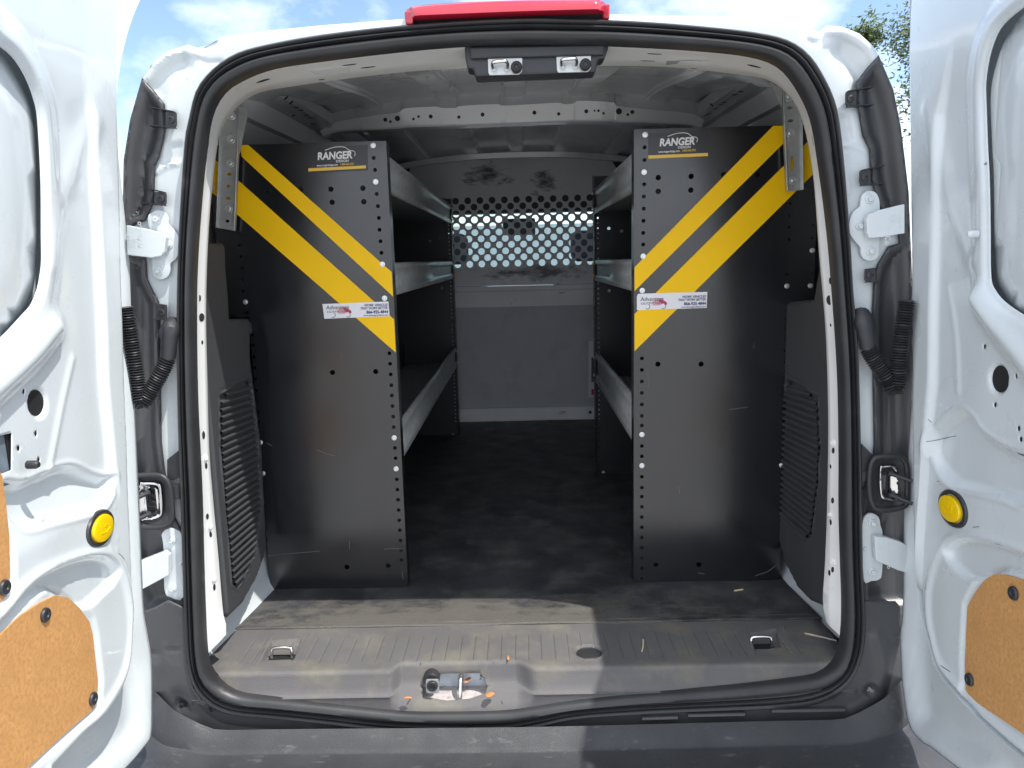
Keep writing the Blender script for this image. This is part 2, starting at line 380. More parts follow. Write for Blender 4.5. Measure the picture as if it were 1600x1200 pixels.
def text(s, size, fr, a, b, m, parent, h=.0006, ext=.0002, shear=0, align='LEFT', name='lettering', sx=1.0, rot=0, bold=0):
    c = bpy.data.curves.new('t', 'FONT'); c.body = s; c.size = size; c.extrude = ext; c.shear = shear; c.align_x = align; c.offset = bold; c.resolution_u = 3
    t = bpy.data.objects.new('t', c); COL.objects.link(t)
    dg = bpy.context.evaluated_depsgraph_get(); me = bpy.data.meshes.new_from_object(t.evaluated_get(dg)); bpy.data.objects.remove(t); bpy.data.curves.remove(c)
    n = len(me.vertices); co = np.zeros(n * 3); me.vertices.foreach_get('co', co); co = co.reshape(-1, 3)
    x = co[:, 0] * sx; y = co[:, 1]; ca, sa = math.cos(rot), math.sin(rot)
    P = fr.wn(a + x * ca - y * sa, b + x * sa + y * ca, h + co[:, 2])
    fs = [tuple(p.vertices) for p in me.polygons]; bpy.data.meshes.remove(me)
    return link(name, P, fs, m, parent, smooth=False, vis=0)
def bvh(o):
    off = WL[o.name]; me = o.data
    return BVHTree.FromPolygons([v.co + off for v in me.vertices], [tuple(p.vertices) for p in me.polygons])
def stick(tree, u, v, rx, ry, m, parent, name, rot=0, lift=.0006, n=16, poly=None, raisec=0):
    """small disc or plate lying on an existing surface; size in metres"""
    loc, nor, i, d = tree.ray_cast(CAMP, ray(u, v).normalized())
    if loc is None: return None
    if nor.dot(loc - CAMP) > 0: nor = -nor
    a = Vector((1, 0, 0)) if abs(nor.x) < .8 else Vector((0, 1, 0))
    a = (a - nor * a.dot(nor)).normalized(); b = nor.cross(a)
    if b.z < -.3: b = -b
    P = poly or circ(0, 0, rx, ry, n, rot)
    mb = MB(); mb.prism([loc + a * p[0] + b * p[1] + nor * (lift - .0012) for p in P], nor * .0012)
    return mb.build(name, m, parent, smooth=False)

# ================================================================ THE VAN
van = empty('cargo_van', (0, 1.5, 0), 'white cargo van with both rear doors swung open and an empty load bay', 'van')
F0 = FY(0.0)
S_OUT = [(800,30),(900,31),(1000,35),(1100,43),(1180,52),(1230,64),(1263,87),(1287,123),(1303,160),(1311,200),(1318,267),(1327,383),(1331,450),(1339,555),(1343,695),(1345,800),(1346,880),(1350,990),(1337,1046),(1313,1077),(1278,1097),(1232,1104),(1180,1107),(1090,1110),(1000,1114),(900,1121),(837,1135),(787,1143),(725,1145),(650,1142),(583,1138),(500,1128),(433,1121),(367,1115),(333,1103),(312,1083),(300,1060),(292,1020),(288,920),(284,780),(280,660),(278,520),(280,400),(285,300),(291,217),(297,187),(308,143),(330,113),(360,90),(400,75),(500,56),(640,40)]
S_IN = [(800,68),(880,68),(960,69),(1100,77),(1180,87),(1223,105),(1252,143),(1271,187),(1282,250),(1293,333),(1301,415),(1312,572),(1315,700),(1315,800),(1317,880),(1319,955),(1315,1012),(1303,1040),(1285,1052),(1260,1059),(1160,1070),(1060,1078),(1000,1082),(900,1092),(840,1101),(787,1108),(700,1110),(633,1109),(567,1103),(500,1096),(433,1089),(380,1084),(350,1072),(330,1052),(321,1022),(316,920),(312,780),(305,625),(303,485),(305,400),(312,300),(319,233),(327,183),(342,150),(367,128),(420,106),(500,93),(625,78),(720,70)]
R_IN = [(800,104),(945,103),(1030,104),(1100,110),(1190,122),(1223,140),(1243,163),(1257,200),(1267,250),(1273,300),(1280,400),(1290,520),(1294,660),(1292,800),(1289,880),(1286,945),(1296,985),(1311,1022),(1314,1030),(1290,1120),(800,1180),(350,1120),(323,1042),(340,1012),(356,985),(349,960),(341,867),(333,780),(327,700),(324,590),(322,485),(325,380),(331,300),(341,220),(352,190),(373,165),(402,146),(450,136),(550,122),(640,112),(720,107)]
CEN = F0.px(812, 600)
def polar(P2, n=288):
    P = np.array([tuple(p) for p in P2]) - np.array(CEN)
    th = np.arctan2(P[:, 1], P[:, 0]); r = np.hypot(P[:, 0], P[:, 1]); o = np.argsort(th); th = th[o]; r = r[o]
    T = np.linspace(-math.pi, math.pi, n, endpoint=False)
    R = np.interp(T, np.r_[th - 2 * math.pi, th, th + 2 * math.pi], np.r_[r, r, r])
    return np.c_[CEN[0] + R * np.cos(T), CEN[1] + R * np.sin(T)]
so2 = polar(spline(F0.pxs(S_OUT), 6, True)); si2 = polar(spline(F0.pxs(S_IN), 6, True))
# rubber door seal
prof = [(-.02, .014), (-.02, -.002), (.03, -.011), (.14, -.018), (.28, -.020), (.40, -.015), (.47, -.006), (.50, .002), (.55, .002), (.575, -.008), (.65, -.012), (.72, -.009), (.745, -.002), (.78, -.002), (.80, -.009), (.90, -.011), (.985, -.007), (1.0, .001), (1.0, .014)]
rings = [[(si2[i, 0] + (so2[i, 0] - si2[i, 0]) * t, y, si2[i, 1] + (so2[i, 1] - si2[i, 1]) * t) for (t, y) in prof] for i in range(len(so2))]
MB().loft(rings, closed_u=True).build('door_seal', RUBBER, van, sharp=60, vis=(0, -1, 0))
# aperture lining: from the seal inwards to the inner edge, deeper along the header
ri3 = []
for (u, v) in spline(R_IN, 6, True):
    t = max(0.0, min(1.0, (330 - v) / 190.0)); t = t * t * (3 - 2 * t)
    ri3.append(PY(u, v, .05 + .115 * t))
RA = np.array([(p.x, p.z) for p in ri3]) - np.array(CEN); th = np.arctan2(RA[:, 1], RA[:, 0]); od = np.argsort(th); th = th[od]
T = np.linspace(-math.pi, math.pi, 288, endpoint=False)
A3 = np.array([tuple(p) for p in ri3])[od]
R3 = np.array([np.interp(T, np.r_[th - 2 * math.pi, th, th + 2 * math.pi], np.r_[A3[:, k], A3[:, k], A3[:, k]]) for k in range(3)]).T
rg = []
for i in range(288):
    if -2.43 < T[i] < -.70: continue
    a = np.array([si2[i, 0], .012, si2[i, 1]]); b = R3[i]; out = (a - np.array([CEN[0], 0, CEN[1]])); out /= np.linalg.norm(out)
    row = [a]
    for t in (.12, .3, .5, .7, .88, .97): 
        bul = .004 * math.sin(math.pi * t)
        row.append(a + (b - a) * t + out * (-bul + .004 * gs(np.array(t - .3), .1)))
    row += [b, b + out * .012 + np.array([0, .004, 0]), b + out * .03 + np.array([0, .02, 0])]
    rg.append(row)
# break at bottom: start after the gap
k0 = next(i for i in range(288) if T[i] >= -.70); cnt_low = sum(1 for i in range(288) if T[i] <= -2.43)
rg = rg[cnt_low:] + rg[:cnt_low]
lin = MB().loft(rg).build('aperture_lining', WHITE_IN, van, sharp=50, vis=None)
lin_t = bvh(lin)
lin['label'] = 'pale primer-painted inner flange of the rear door opening'
for (u, v, rx, ry, rot) in ((411,126,.013,.0035,0),(503,124,.0055,.003,0),(1178,103,.013,.0035,0),(1085,107,.006,.003,0),(546,101,.013,.002,0),(575,105,.014,.002,0),(1023,84,.013,.002,0),(1012,95,.013,.002,0),
                        (325,225,.003,.007,0),(322,247,.0025,.009,0),(1268,195,.003,.007,0),(1270,219,.0025,.009,0),(304+2,466,.0025,.006,0),(312,466,.0025,.006,0),(315,496,.0055,.008,0),(316,535,.002,.004,0),
                        (1297,439,.0022,.006,0),(1303,439,.0022,.006,0),(1296,469,.006,.009,0),(1298,508,.0015,.003,0),(318,680,.003,.008,0),(1301,782,.003,.006,0),(1296,895,.003,.006,0),(324,807,.003,.006,0),(335,918,.003,.006,0),(1298,729,.003,.004,0)):
    stick(lin_t, u, v, rx, ry, HOLE_SHADE, van, 'slot_mark', rot)  # dark discs on the flange paint the shade of its holes
for (u0, u1, v0, v1, sk) in ((484, 547, 107, 112, 6), (1042, 1104, 91, 96, -6)):   # the two big header slots
    q = []
    for (u, v) in ((u0, v0 + 3), (u1 - 4 if sk > 0 else u1, v0 - 3 if sk > 0 else v0 + 1), (u1, v1 - 1), (u0 + 8 if sk > 0 else u0 - 2, v1 + 5)):
        l, n, _, _ = lin_t.ray_cast(CAMP, ray(u, v).normalized()); l = l or PY(u, v, .1); q.append(l + Vector((0, -.0006, -.0012)))
    MB().prism(q, (0, .0006, .001)).build('slot_mark', GREYMET, van, smooth=False)
for (u, v) in ((321, 716), (328, 823), (334, 905), (1301, 692), (1297, 804), (1300, 878)):
    l, n, _, _ = lin_t.ray_cast(CAMP, ray(u, v).normalized())
    if l is None: continue
    if n.dot(l - CAMP) > 0: n = -n
    bolt(l - n * .001, n, .0065, WHITE_IN, van, 'plug')
    l2, n2, _, _ = lin_t.ray_cast(CAMP, ray(u + 1, v + 14).normalized())
    stick(lin_t, u + 1, v + 12, .0028, .006, HOLE_SHADE, van, 'slot_mark')

# ---- painted rear frame (pillars and roof end) around the opening
YB = .020
FB = FY(YB)
OUTL = [(337,57),(420,45),(500,37),(630,27),(800,22),(955,20),(1100,22),(1200,25),(1250,30),(1257,43),(1283,47),(1295,37),(1320,39),(1347,50),(1367,68),(1380,90),(1396,140),(1408,200),(1420,300),(1428,500),(1432,700),(1420,960),(1405,1120),(800,1150),(238,1130),(226,960),(196,800),(190,600),(190,400),(193,250),(200,187),(207,160),(222,117),(232,97),(257,77),(290,68),(307,73),(333,68)]
outl = FB.pxs(OUTL)
def mx_(p): return (2 * CEN[0] - p[0], p[1])
SL = {}
for sd in (0, 1):
    if sd == 0: g = lambda L: FB.pxs(L)
    else: g = None
    SL[sd] = g
scoopL = FB.pxs([(240,135),(250,116),(263,103),(280,95)]); scoopR = FB.pxs([(1353,150),(1346,118),(1333,95),(1318,80)])
outerL = FB.pxs([(225,125),(243,102),(265,84),(290,76),(302,82)]); outerR = FB.pxs([(1372,100),(1358,75),(1338,60),(1318,50),(1298,48)])
ridgeL = FB.pxs([(302,90),(285,112),(268,140),(260,175)]); ridgeR = FB.pxs([(1290,50),(1305,72),(1322,100),(1336,128)])
arcL = FB.pxs([(300,84),(308,92),(325,98),(345,97)]); arcR = FB.pxs([(1252,45),(1262,62),(1275,68),(1288,58)])
pocL = FB.pxs([(262,225),(285,222),(283,252),(258,255)]); pocR = FB.pxs([(1308,180),(1326,178),(1334,222),(1312,224)])
stepL = FB.pxs([(245,268),(262,258),(284,252)]); stepR = FB.pxs([(1312,228),(1330,226),(1350,236)])
vertR = FB.pxs([(1318,240),(1326,300)])
covL = [(222,121),(240,140),(258,163),(259,200),(257,217),(250,245),(243,260),(242,293),(240,318),(228,345),(210,352),(206,400),(229,400),(231,436),(240,455),(249,471),(250,520),(252,625),(253,690),(257,725),(262,760),(270,800),(285,830),(292,860),(292,960),(226,958),(200,900),(192,600),(190,400),(193,250),(203,187)]
covR = [(1373,86),(1355,105),(1337,128),(1338,160),(1347,213),(1357,233),(1360,277),(1364,293),(1373,323),(1385,345),(1400,352),(1404,380),(1387,385),(1369,415),(1364,443),(1362,485),(1363,600),(1365,695),(1362,725),(1350,745),(1335,790),(1332,850),(1340,960),(1440,955),(1432,700),(1428,500),(1420,300),(1408,200),(1396,140)]
cvps = [FB.pxs(covL), FB.pxs(covR)]
def hframe(a, b):
    h = np.zeros(len(a))
    for sc, ou, ri, ar in ((scoopL, outerL, ridgeL, arcL), (scoopR, outerR, ridgeR, arcR)):
        h -= .016 * gs(dline(a, b, sc), .018)
        h += .006 * sm(-dline(a, b, ou), -.012, -.004)
        h += .0025 * gs(dline(a, b, ri), .007)
        h -= .003 * gs(dline(a, b, ar), .005)
    for P in (pocL, pocR): h -= .004 * sm(-sdp(a, b, P), -.004, .004)
    for P in (stepL, stepR): h += .003 * gs(dline(a, b, P), .004)
    h += .003 * gs(dline(a, b, vertR), .004)
    d = dline(a, b, outl + [outl[0]]); h -= .010 * (1 - sm(d, 0, .012))
    for (u, v) in ((262, 182), (267, 190), (274, 178), (278, 118), (290, 125), (1318, 198), (1326, 205), (1312, 212)):
        p = FB.px(u, v); h -= .0022 * gs(np.hypot(a - p[0], b - p[1]), .0035)
    return h
hole = [((so2[i, 0] - CEN[0]) * .985 + CEN[0], (so2[i, 1] - CEN[1]) * .985 + CEN[1]) for i in range(0, 288, 2)]
def shrink0(P, d):
    P = [np.array(p) for p in P]; n = len(P); A = sum(P[i][0] * P[(i + 1) % n][1] - P[(i + 1) % n][0] * P[i][1] for i in range(n)); out = []
    for i in range(n):
        e1 = P[i] - P[i - 1]; e2 = P[(i + 1) % n] - P[i]; n1 = np.array([-e1[1], e1[0]]) / np.linalg.norm(e1); n2 = np.array([-e2[1], e2[0]]) / np.linalg.norm(e2)
        m_ = n1 + n2; m_ /= max(.5, np.linalg.norm(m_)); out.append(tuple(P[i] + m_ * d * (1 if A > 0 else -1)))
    return out
tf = sheet('rear_frame', FB, outl, WHITE, van, holes=[hole] + [shrink(c_, .009) for c_ in cvps], step=.0042, hf=hframe, thick=0, sharp=50, label='glossy white painted pillars and roof end around the rear opening')
MB().prism([PY(u, v, .030) for (u, v) in ((296,84),(350,84),(346,59),(336,66),(322,72),(306,74))], (0, .04, 0)).build('roof_corner_filler', WHITE, van, smooth=False)
# ---- outer body shell
OUTS = [q for q in OUTL if q not in ((333,68),(1250,30))]
ends = [(p[0], p[1] - .004) for p in resample(FB.pxs(OUTS), .03)]
def ring(y, sx, zt):
    R = []
    for (x, z) in ends:
        k = max(0, min(1, (z - 1.0) / .8)); R.append((CEN[0] + (x - CEN[0]) * sx, y, z + zt * k if z > .5 else z - .05))
    return R
MB().loft([ring(YB + .008, 1.0, 0), ring(.035, 1.003, .002), ring(.10, 1.012, .010), ring(.5, 1.05, .07), ring(1.2, 1.08, .115), ring(2.45, 1.09, .12)], closed_v=True).build('body_shell', WHITE, van, sharp=45, vis=None)
XW = .80
MB().box(-.60, .25, .18, .60, 4.8, .40).build('underbody', PLBLK, van, smooth=False)
for s in (-1, 1):          # cab sides with window openings, windscreen and bonnet: seen through the bulkhead perforation
    fr = FX(s * XW, s)
    side = [(2.45, .35), (4.95, .35), (5.0, .85), (4.2, 1.12), (3.35, 1.93), (2.45, 1.98)]
    win = [(2.62, 1.18), (3.88, 1.16), (3.28, 1.78), (2.62, 1.82)]
    sheet('cab_side', fr, side, WHITE, van, holes=[win], step=.3, thick=.02, smooth=False)
    plate('side_window', fr, [(2.61, 1.17), (3.90, 1.15), (3.28, 1.79), (2.61, 1.83)], GLASS, van, thick=.004, h=-.012)
MB().box(-.80, 2.45, 1.935, .80, 3.33, 1.975).build('cab_roof', GREYMET, van, smooth=False)
MB().loft([[(-.79, 3.36, 1.93), (0, 3.30, 1.95), (.79, 3.36, 1.93)], [(-.79, 4.18, 1.14), (0, 4.24, 1.12), (.79, 4.18, 1.14)]]).build('windscreen', GLASS, van, vis=None)
MB().loft([[(-.79, 4.16, 1.12), (0, 4.2, 1.15), (.79, 4.16, 1.12)], [(-.78, 4.8, .98), (0, 4.85, 1.02), (.78, 4.8, .98)], [(-.76, 5.0, .70), (0, 5.06, .72), (.76, 5.0, .70)], [(-.74, 5.0, .35), (0, 5.06, .35), (.74, 5.0, .35)]]).build('bonnet', WHITE, van, vis=None)
MB().loft([[(-.77, 3.55, .95), (0, 3.5, .97), (.77, 3.55, .95)], [(-.77, 3.58, 1.16), (0, 3.54, 1.17), (.77, 3.58, 1.16)], [(-.77, 3.75, 1.20), (0, 3.75, 1.20), (.77, 3.75, 1.20)], [(-.77, 4.18, 1.13), (0, 4.2, 1.13), (.77, 4.18, 1.13)]]).build('dashboard', DASH, van, vis=None)
for s in (-1, 1):
    cx = s * .40
    st = MB(); st.box(cx - .25, 2.75, .62, cx + .25, 3.2, .76); o1 = st.build('cab_seat', SEATM, van, smooth=False, bevel=.05)
    b2 = MB(); b2.loft([[(cx - w2, y, z), (cx + w2, y, z), (cx + w2, y + .13, z), (cx - w2, y + .13, z)] for (w2, y, z) in ((.24, 2.80, .72), (.25, 2.72, 1.0), (.23, 2.66, 1.25), (.17, 2.64, 1.34))], closed_v=True, caps=True)
    b2.build('backrest', SEATM, o1, smooth=False, bevel=.03)
    b3 = MB(); b3.box(cx - .13, 2.66, 1.38, cx + .13, 2.76, 1.54); b3.build('headrest', SEATM, o1, smooth=False, bevel=.035)
m_ = MB(); m_.box(-.10, 3.36, 1.545, .10, 3.39, 1.645); m_.build('rear_view_mirror', PLBLK, van, smooth=False, bevel=.01)
for (x, y) in ((-.70, 1.0), (.70, 1.0), (-.70, 4.35), (.70, 4.35)):
    whl = MB().lathe((x - .09, y, .32), (1, 0, 0), [(.20, 0), (.30, .005), (.32, .03), (.32, .15), (.30, .175), (.20, .18)], 32).build('wheel', TYRE, van)
    MB().lathe((x - .095, y, .32), (1, 0, 0), [(.19, 0), (.20, .01), (.20, .17), (.19, .19), (.05, .17)], 24).build('wheel_rim', GALV, whl)

# ---- roof-mounted brake lamp
top = [(630,17),(637,15),(700,9),(800,5),(900,4),(940,4),(951,7)]
bot = [(633,38),(647,37),(700,33),(800,29.5),(900,29),(944,29.5),(953,28)]
mid = [(632,22),(642,26),(700,24),(800,20),(900,17),(938,16),(952,14)]
def lens_rows():
    A = spline(top, 6); B = spline(mid, 6); rows = []
    for a, b in zip(A, B):
        p = PY(a[0], a[1], .0); q = PY(b[0], b[1], -.018)
        e = min(1, min(abs(a[0] - 630), abs(a[0] - 951)) / 16.0); e = math.sqrt(e)
        yb = -.022 * e + .012 * (1 - e)
        rows.append([(p.x, .06, p.z + .004), (p.x, .02, p.z + .003), (p.x, yb + .008, p.z), (q.x, yb, (p.z * .6 + q.z * .4)), (q.x, yb, q.z + .001), (q.x, yb + .006, q.z), (q.x, .04, q.z)])
    return rows
bl = empty('brake_lamp', (0, 0, 1.83)); bl.parent = van; bl.location = Vector((0, 0, 1.83)) - WL['cargo_van']
ln = MB().loft(lens_rows()).build('lens', RED, bl, sharp=50, vis=None)
hr = []
for a, b in zip(spline(mid, 4), spline(bot, 4)):
    p = PY(a[0], a[1], -.004); q = PY(b[0], b[1] + 2, -.004); hr.append([(p.x, .035, p.z), (p.x, -.002, p.z - .001), (p.x, .012, (p.z * .3 + q.z * .7)), (q.x, .004, q.z), (q.x, .03, q.z)])
MB().loft(hr).build('housing', PLBLK, bl, vis=None)
for (u, u2) in ((631, 645), (940, 953)):
    q = [PY(u, 17 if u < 800 else 6, -.004), PY(u2, 16 if u < 800 else 5, -.012), PY(u2, 37 if u < 800 else 29, -.012), PY(u + 2, 38 if u < 800 else 29, -.004)]
    MB().prism(q, (0, .03, 0)).build('lens_end', RED, bl, smooth=False, bevel=.003)

# ---- upper latch cover with the two strikers
lc = [(727,72),(948,68),(944,95),(930,113),(742,124),(732,110)]
f_ = FY(.035)
p = f_.pxs([(727,70),(950,66),(948,82),(943,96),(933,97),(929,117),(744,124),(741,112),(731,111),(728,95)])
cv = MB(); rows = []
cov = plate('latch_cover', f_, p, PLBLK, van, thick=.05, h=-.03, bevel=.004)
MB().prism([f_.w(*f_.px(u, v), .028) for (u, v) in ((735,80),(943,76),(941,92),(737,98))], (0, .02, 0)).build('latch_cover_rib', PLBLK, cov, smooth=False, bevel=.003)
for (u0, v0) in ((789, 102), (896, 98)):
    fr = FY(.014); k = 6.667
    P0 = lambda du, dv: fr.px(u0 + du, v0 + dv)
    q = [P0(-27, -13), P0(27, -15), P0(27, 10), P0(22, 15), P0(-24, 16), P0(-26, 12)]
    sp = plate('striker_plate', fr, q, GALV, van, thick=.003, h=-.001, bevel=.001)
    t = [fr.w(*P0(*d), hh) for (*d, hh) in ((-18, 8, .0), (-19, 1, .012), (-16, -1, .018), (-2, -2, .020), (2, -2, .018), (4, 1, .012), (3, 8, .0))]
    MB().tube([Vector(x) for x in spline(t, 4)], .0032, 10).build('striker_loop', CHROME, sp)
    for d in ((-17, 8), (3, 8)): bolt(fr.w(*P0(*d), .002), (0, -1, 0), .0055, GALV, sp)
    c = fr.w(*P0(18, 4), .0)
    MB().lathe(c, (0, -1, -.1), [(.010, 0), (.010, .012), (.0085, .016), (.005, .018), (.003, .015)], 18).build('rubber_stop', RUBBER, sp)

# ---- pillar covers of black plastic (behind where the tail lamps sit)
FC = FY(.014)
for nm, cvp, sg, cl in (('L', covL, -1, [(205,230),(222,300),(226,480),(222,650),(240,800)]), ('R', covR, 1, [(1395,210),(1385,300),(1388,480),(1395,650),(1375,800)])):
    out = FC.pxs(cvp); cl2 = FC.pxs(cl); cl3 = FC.pxs([(205,145),(232,240),(215,350)] if sg < 0 else [(1392,130),(1368,240),(1390,350)])
    def hc(a, b, out=out, cl2=cl2, cl3=cl3, sg=sg):
        d = dline(a, b, out + [out[0]])
        return .003 * sm(d, 0, .003) - .020 * sm(d, .006, .030)
    o = sheet('pillar_cover', FC, out, COVER, van, step=.005, hf=hc, thick=.002, label='recessed black plastic cover on the ' + ('left' if sg < 0 else 'right') + ' rear pillar')
    Lb = ((232,175,277,200,0),(217,300,261,321,0),(236,476,262,500,0)) if sg < 0 else ((1320,143,1367,167,1),(1342,266,1385,290,1),(1350,420,1376,441,1))
    for (u0, v0, u1, v1, fl) in Lb:
        fr = FY(.006); big = (u1 - u0) > 30
        q0 = u1 - 17 if not fl else u0; q1 = u1 if not fl else u0 + 17
        out2 = fr.pxs([(q0, v0), (q1 - 2, v0), (q1, v0 + 4), (q1, v1 - 4), (q1 - 2, v1), (q0, v1)] if not fl else [(q1, v0), (q0 + 2, v0), (q0, v0 + 4), (q0, v1 - 4), (q0 + 2, v1), (q1, v1)])
        t_ = plate('clip_tab', fr, out2, PLBLK, o, thick=.004, h=.0, bevel=.0008)
        for (vv, dv) in ((v0, -8 if big else -1), (v1, -4 if big else 0)):
            ua, ub = (u0, u1 - 3) if not fl else (u1, u0 + 3)
            a_ = fr.w(*fr.px(ua, vv + dv), -.004); b_ = fr.w(*fr.px(ub, vv + (0 if vv == v1 else 1)), .008)
            MB().prism([a_, b_, b_ + Vector((0, .014, -.001)), a_ + Vector((0, .016, -.001))], (0, 0, .0016)).build('clip_fin', PLBLK, o, smooth=False)
        cc = fr.w(*fr.px((q0 + q1) / 2 + (1 if not fl else -1), (v0 + v1) / 2), .004)
        MB().lathe(cc, (0, -1, 0), [(.0065, 0), (.0062, .002), (.0035, .003), (.003, .0015)], 14).build('clip_screw', RUBBER, o)

# ---- hinges: cast white leaves with three bolts and an arm to the door
def hinge(org, sc, pl, bolts, arm, lay, txt, sg):
    fr = FY(.013); cv_ = lambda L: [(org[0] + x / sc, org[1] + y / sc) for x, y in L]
    out = spline(fr.pxs(cv_(pl)), 3, True)
    o = plate('hinge', fr, [tuple(p) for p in out], WHITE, van, thick=.006, h=-.002, bevel=.0018, smooth=True)
    f2 = FY(-.006)
    A = f2.pxs(cv_(arm))
    plate('hinge_arm', f2, A, WHITE, o, thick=.013, h=-.010, bevel=.0015, smooth=False)
    for (x, y, r) in bolts:
        c = fr.w(*fr.px(org[0] + x / sc, org[1] + y / sc), .0035); bolt(c, (.0, -1, 0), r, WHITE, o, h=r * .85)
    for (x, y, s_, st, rot) in txt:
        a_, b_ = f2.px(org[0] + x / sc, org[1] + y / sc)
        text(st, s_, f2, a_, b_, WHITE, o, h=.0030, ext=.0003, rot=rot, name='cast_lettering')
hinge((190, 280), 7.06, [(300,430),(330,375),(420,342),(490,370),(527,440),(532,505),(600,570),(640,640),(652,720),(640,820),(600,885),(548,930),(545,1020),(510,1080),(440,1105),(380,1080),(350,1020),(348,900),(330,700),(320,560)],
      [(400,445,.0085),(530,725,.0080),(418,1015,.0085)], [(60,508),(90,512),(290,550),(400,585),(470,600),(500,640),(480,800),(440,850),(330,868),(100,840),(70,835)], 0,
      [(250,760,.013,'FoMoCo',1.57),(215,760,.008,'2U5A',1.57),(180,800,.008,'F26800',1.57),(143,750,.008,'EEEE',1.57),(110,765,.008,'SUNNE',1.57)], -1)
hinge((1310, 280), 7.055, [(235,230),(262,160),(330,130),(400,150),(437,220),(446,330),(442,650),(432,820),(400,880),(330,900),(262,870),(235,810),(232,750),(180,690),(122,610),(110,520),(125,420),(170,350),(228,300)],
      [(335,220,.0085),(225,520,.0080),(345,795,.0085)], [(330,390),(450,340),(680,283),(720,275),(720,600),(685,603),(480,640),(330,650),(310,600),(300,450)], 0,
      [(520,430,.013,'FoMoCo',-1.57),(560,400,.008,'2U5A',-1.57),(590,380,.008,'F26801',-1.57),(635,400,.008,'EEEE',-1.57),(668,390,.008,'SUNNE',-1.57)], 1)
hinge((200, 720), 5.217, [(282,590),(330,550),(400,555),(445,600),(462,700),(462,1100),(350,1105),(310,1070),(300,960),(298,740),(290,650)],
      [(365,640,.0088),(440,840,.005),(372,1030,.0088)], [(60,835),(115,808),(200,775),(300,735),(335,765),(335,930),(120,1045),(60,1075)], 0,
      [(255,930,.012,'FoMoCo',1.57),(215,960,.008,'F26802',1.57),(180,980,.008,'2U5A',1.57),(150,1000,.008,'SUNNE',1.57)], -1)
hinge((1310, 690), 5.217, [(190,660),(215,600),(265,578),(320,610),(337,680),(355,760),(350,1060),(320,1120),(260,1130),(200,1125),(188,800)],
      [(270,660,.0088),(205,865,.005),(270,1055,.0088)], [(290,770),(390,778),(500,813),(600,870),(600,1085),(550,1065),(480,1045),(300,965)], 0,
      [(400,870,.011,'FoMoCo',-1.57),(440,880,.008,'F26803',-1.57),(475,890,.008,'2U5A',-1.57),(510,880,.009,'SUNNE',-1.57)], 1)

# ---- door check units (rubber framed metal pocket with two pins)
def check(org, sc, ringp, inner, pins, sg):
    fr = FY(-.010); cv_ = lambda L: [(org[0] + x / sc, org[1] + y / sc) for x, y in L]
    R = [fr.w(*q) for q in spline(fr.pxs(cv_(ringp)), 4, True)]
    o = MB().tube([Vector(p) for p in R], .0052, 10, closed=True).build('door_check', RUBBER, van)
    sheet('check_boot', fr, [tuple(q) for q in spline(fr.pxs(cv_(ringp)), 4, True)], RUBBER, o, step=.006, hf=lambda a, b: -.010 * sm(-sdp(a, b, fr.pxs(cv_(inner))), -.02, .0) , thick=.002)
    inn = [tuple(q) for q in spline(fr.pxs(cv_(inner)), 4, True)]
    sheet('check_plate', fr, inn, CHROME, o, step=.004, hf=lambda a, b: -.004 - .006 * sm(-sdp(a, b, inn), 0.002, .010), thick=.002)
    for (x0, y0, x1, y1) in pins:
        a_ = fr.w(*fr.px(org[0] + x0 / sc, org[1] + y0 / sc), -.006); b_ = fr.w(*fr.px(org[0] + x1 / sc, org[1] + y1 / sc), .020)
        MB().tube([a_, a_ * .85 + b_ * .15, b_], [.007, .004, .0035], 10).build('check_pin', PLBLK, o)
check((200, 720), 5.217, [(60,150),(95,120),(240,118),(310,150),(345,220),(358,350),(360,460),(330,520),(240,542),(105,530),(60,480)], [(80,200),(120,185),(230,190),(258,230),(268,420),(240,470),(150,490),(80,470)], [(160,265,70,300),(170,440,70,470)], -1)
check((1310, 690), 5.217, [(265,190),(300,135),(380,120),(480,120),(530,150),(560,220),(560,470),(530,530),(420,555),(330,552),(285,520),(258,440),(252,300)], [(350,225),(380,205),(460,205),(492,250),(498,460),(470,490),(400,480),(355,440)], [(430,265,560,300),(440,440,560,480)], 1)
for (P) in ([(263,717),(282,702),(284,745),(263,752)], [(1344,692),(1362,710),(1362,740),(1344,760)]):
    fr = FY(.004); plate('corner_bracket', fr, fr.pxs(P), PLBLK, van, thick=.006, bevel=.001)
for (P) in ([(270,757),(284,755),(284,778),(272,778)], [(1344,735),(1358,733),(1358,748),(1344,750)]):
    fr = FY(.006); plate('corner_bracket', fr, fr.pxs(P), COVER, van, thick=.010, bevel=.001)

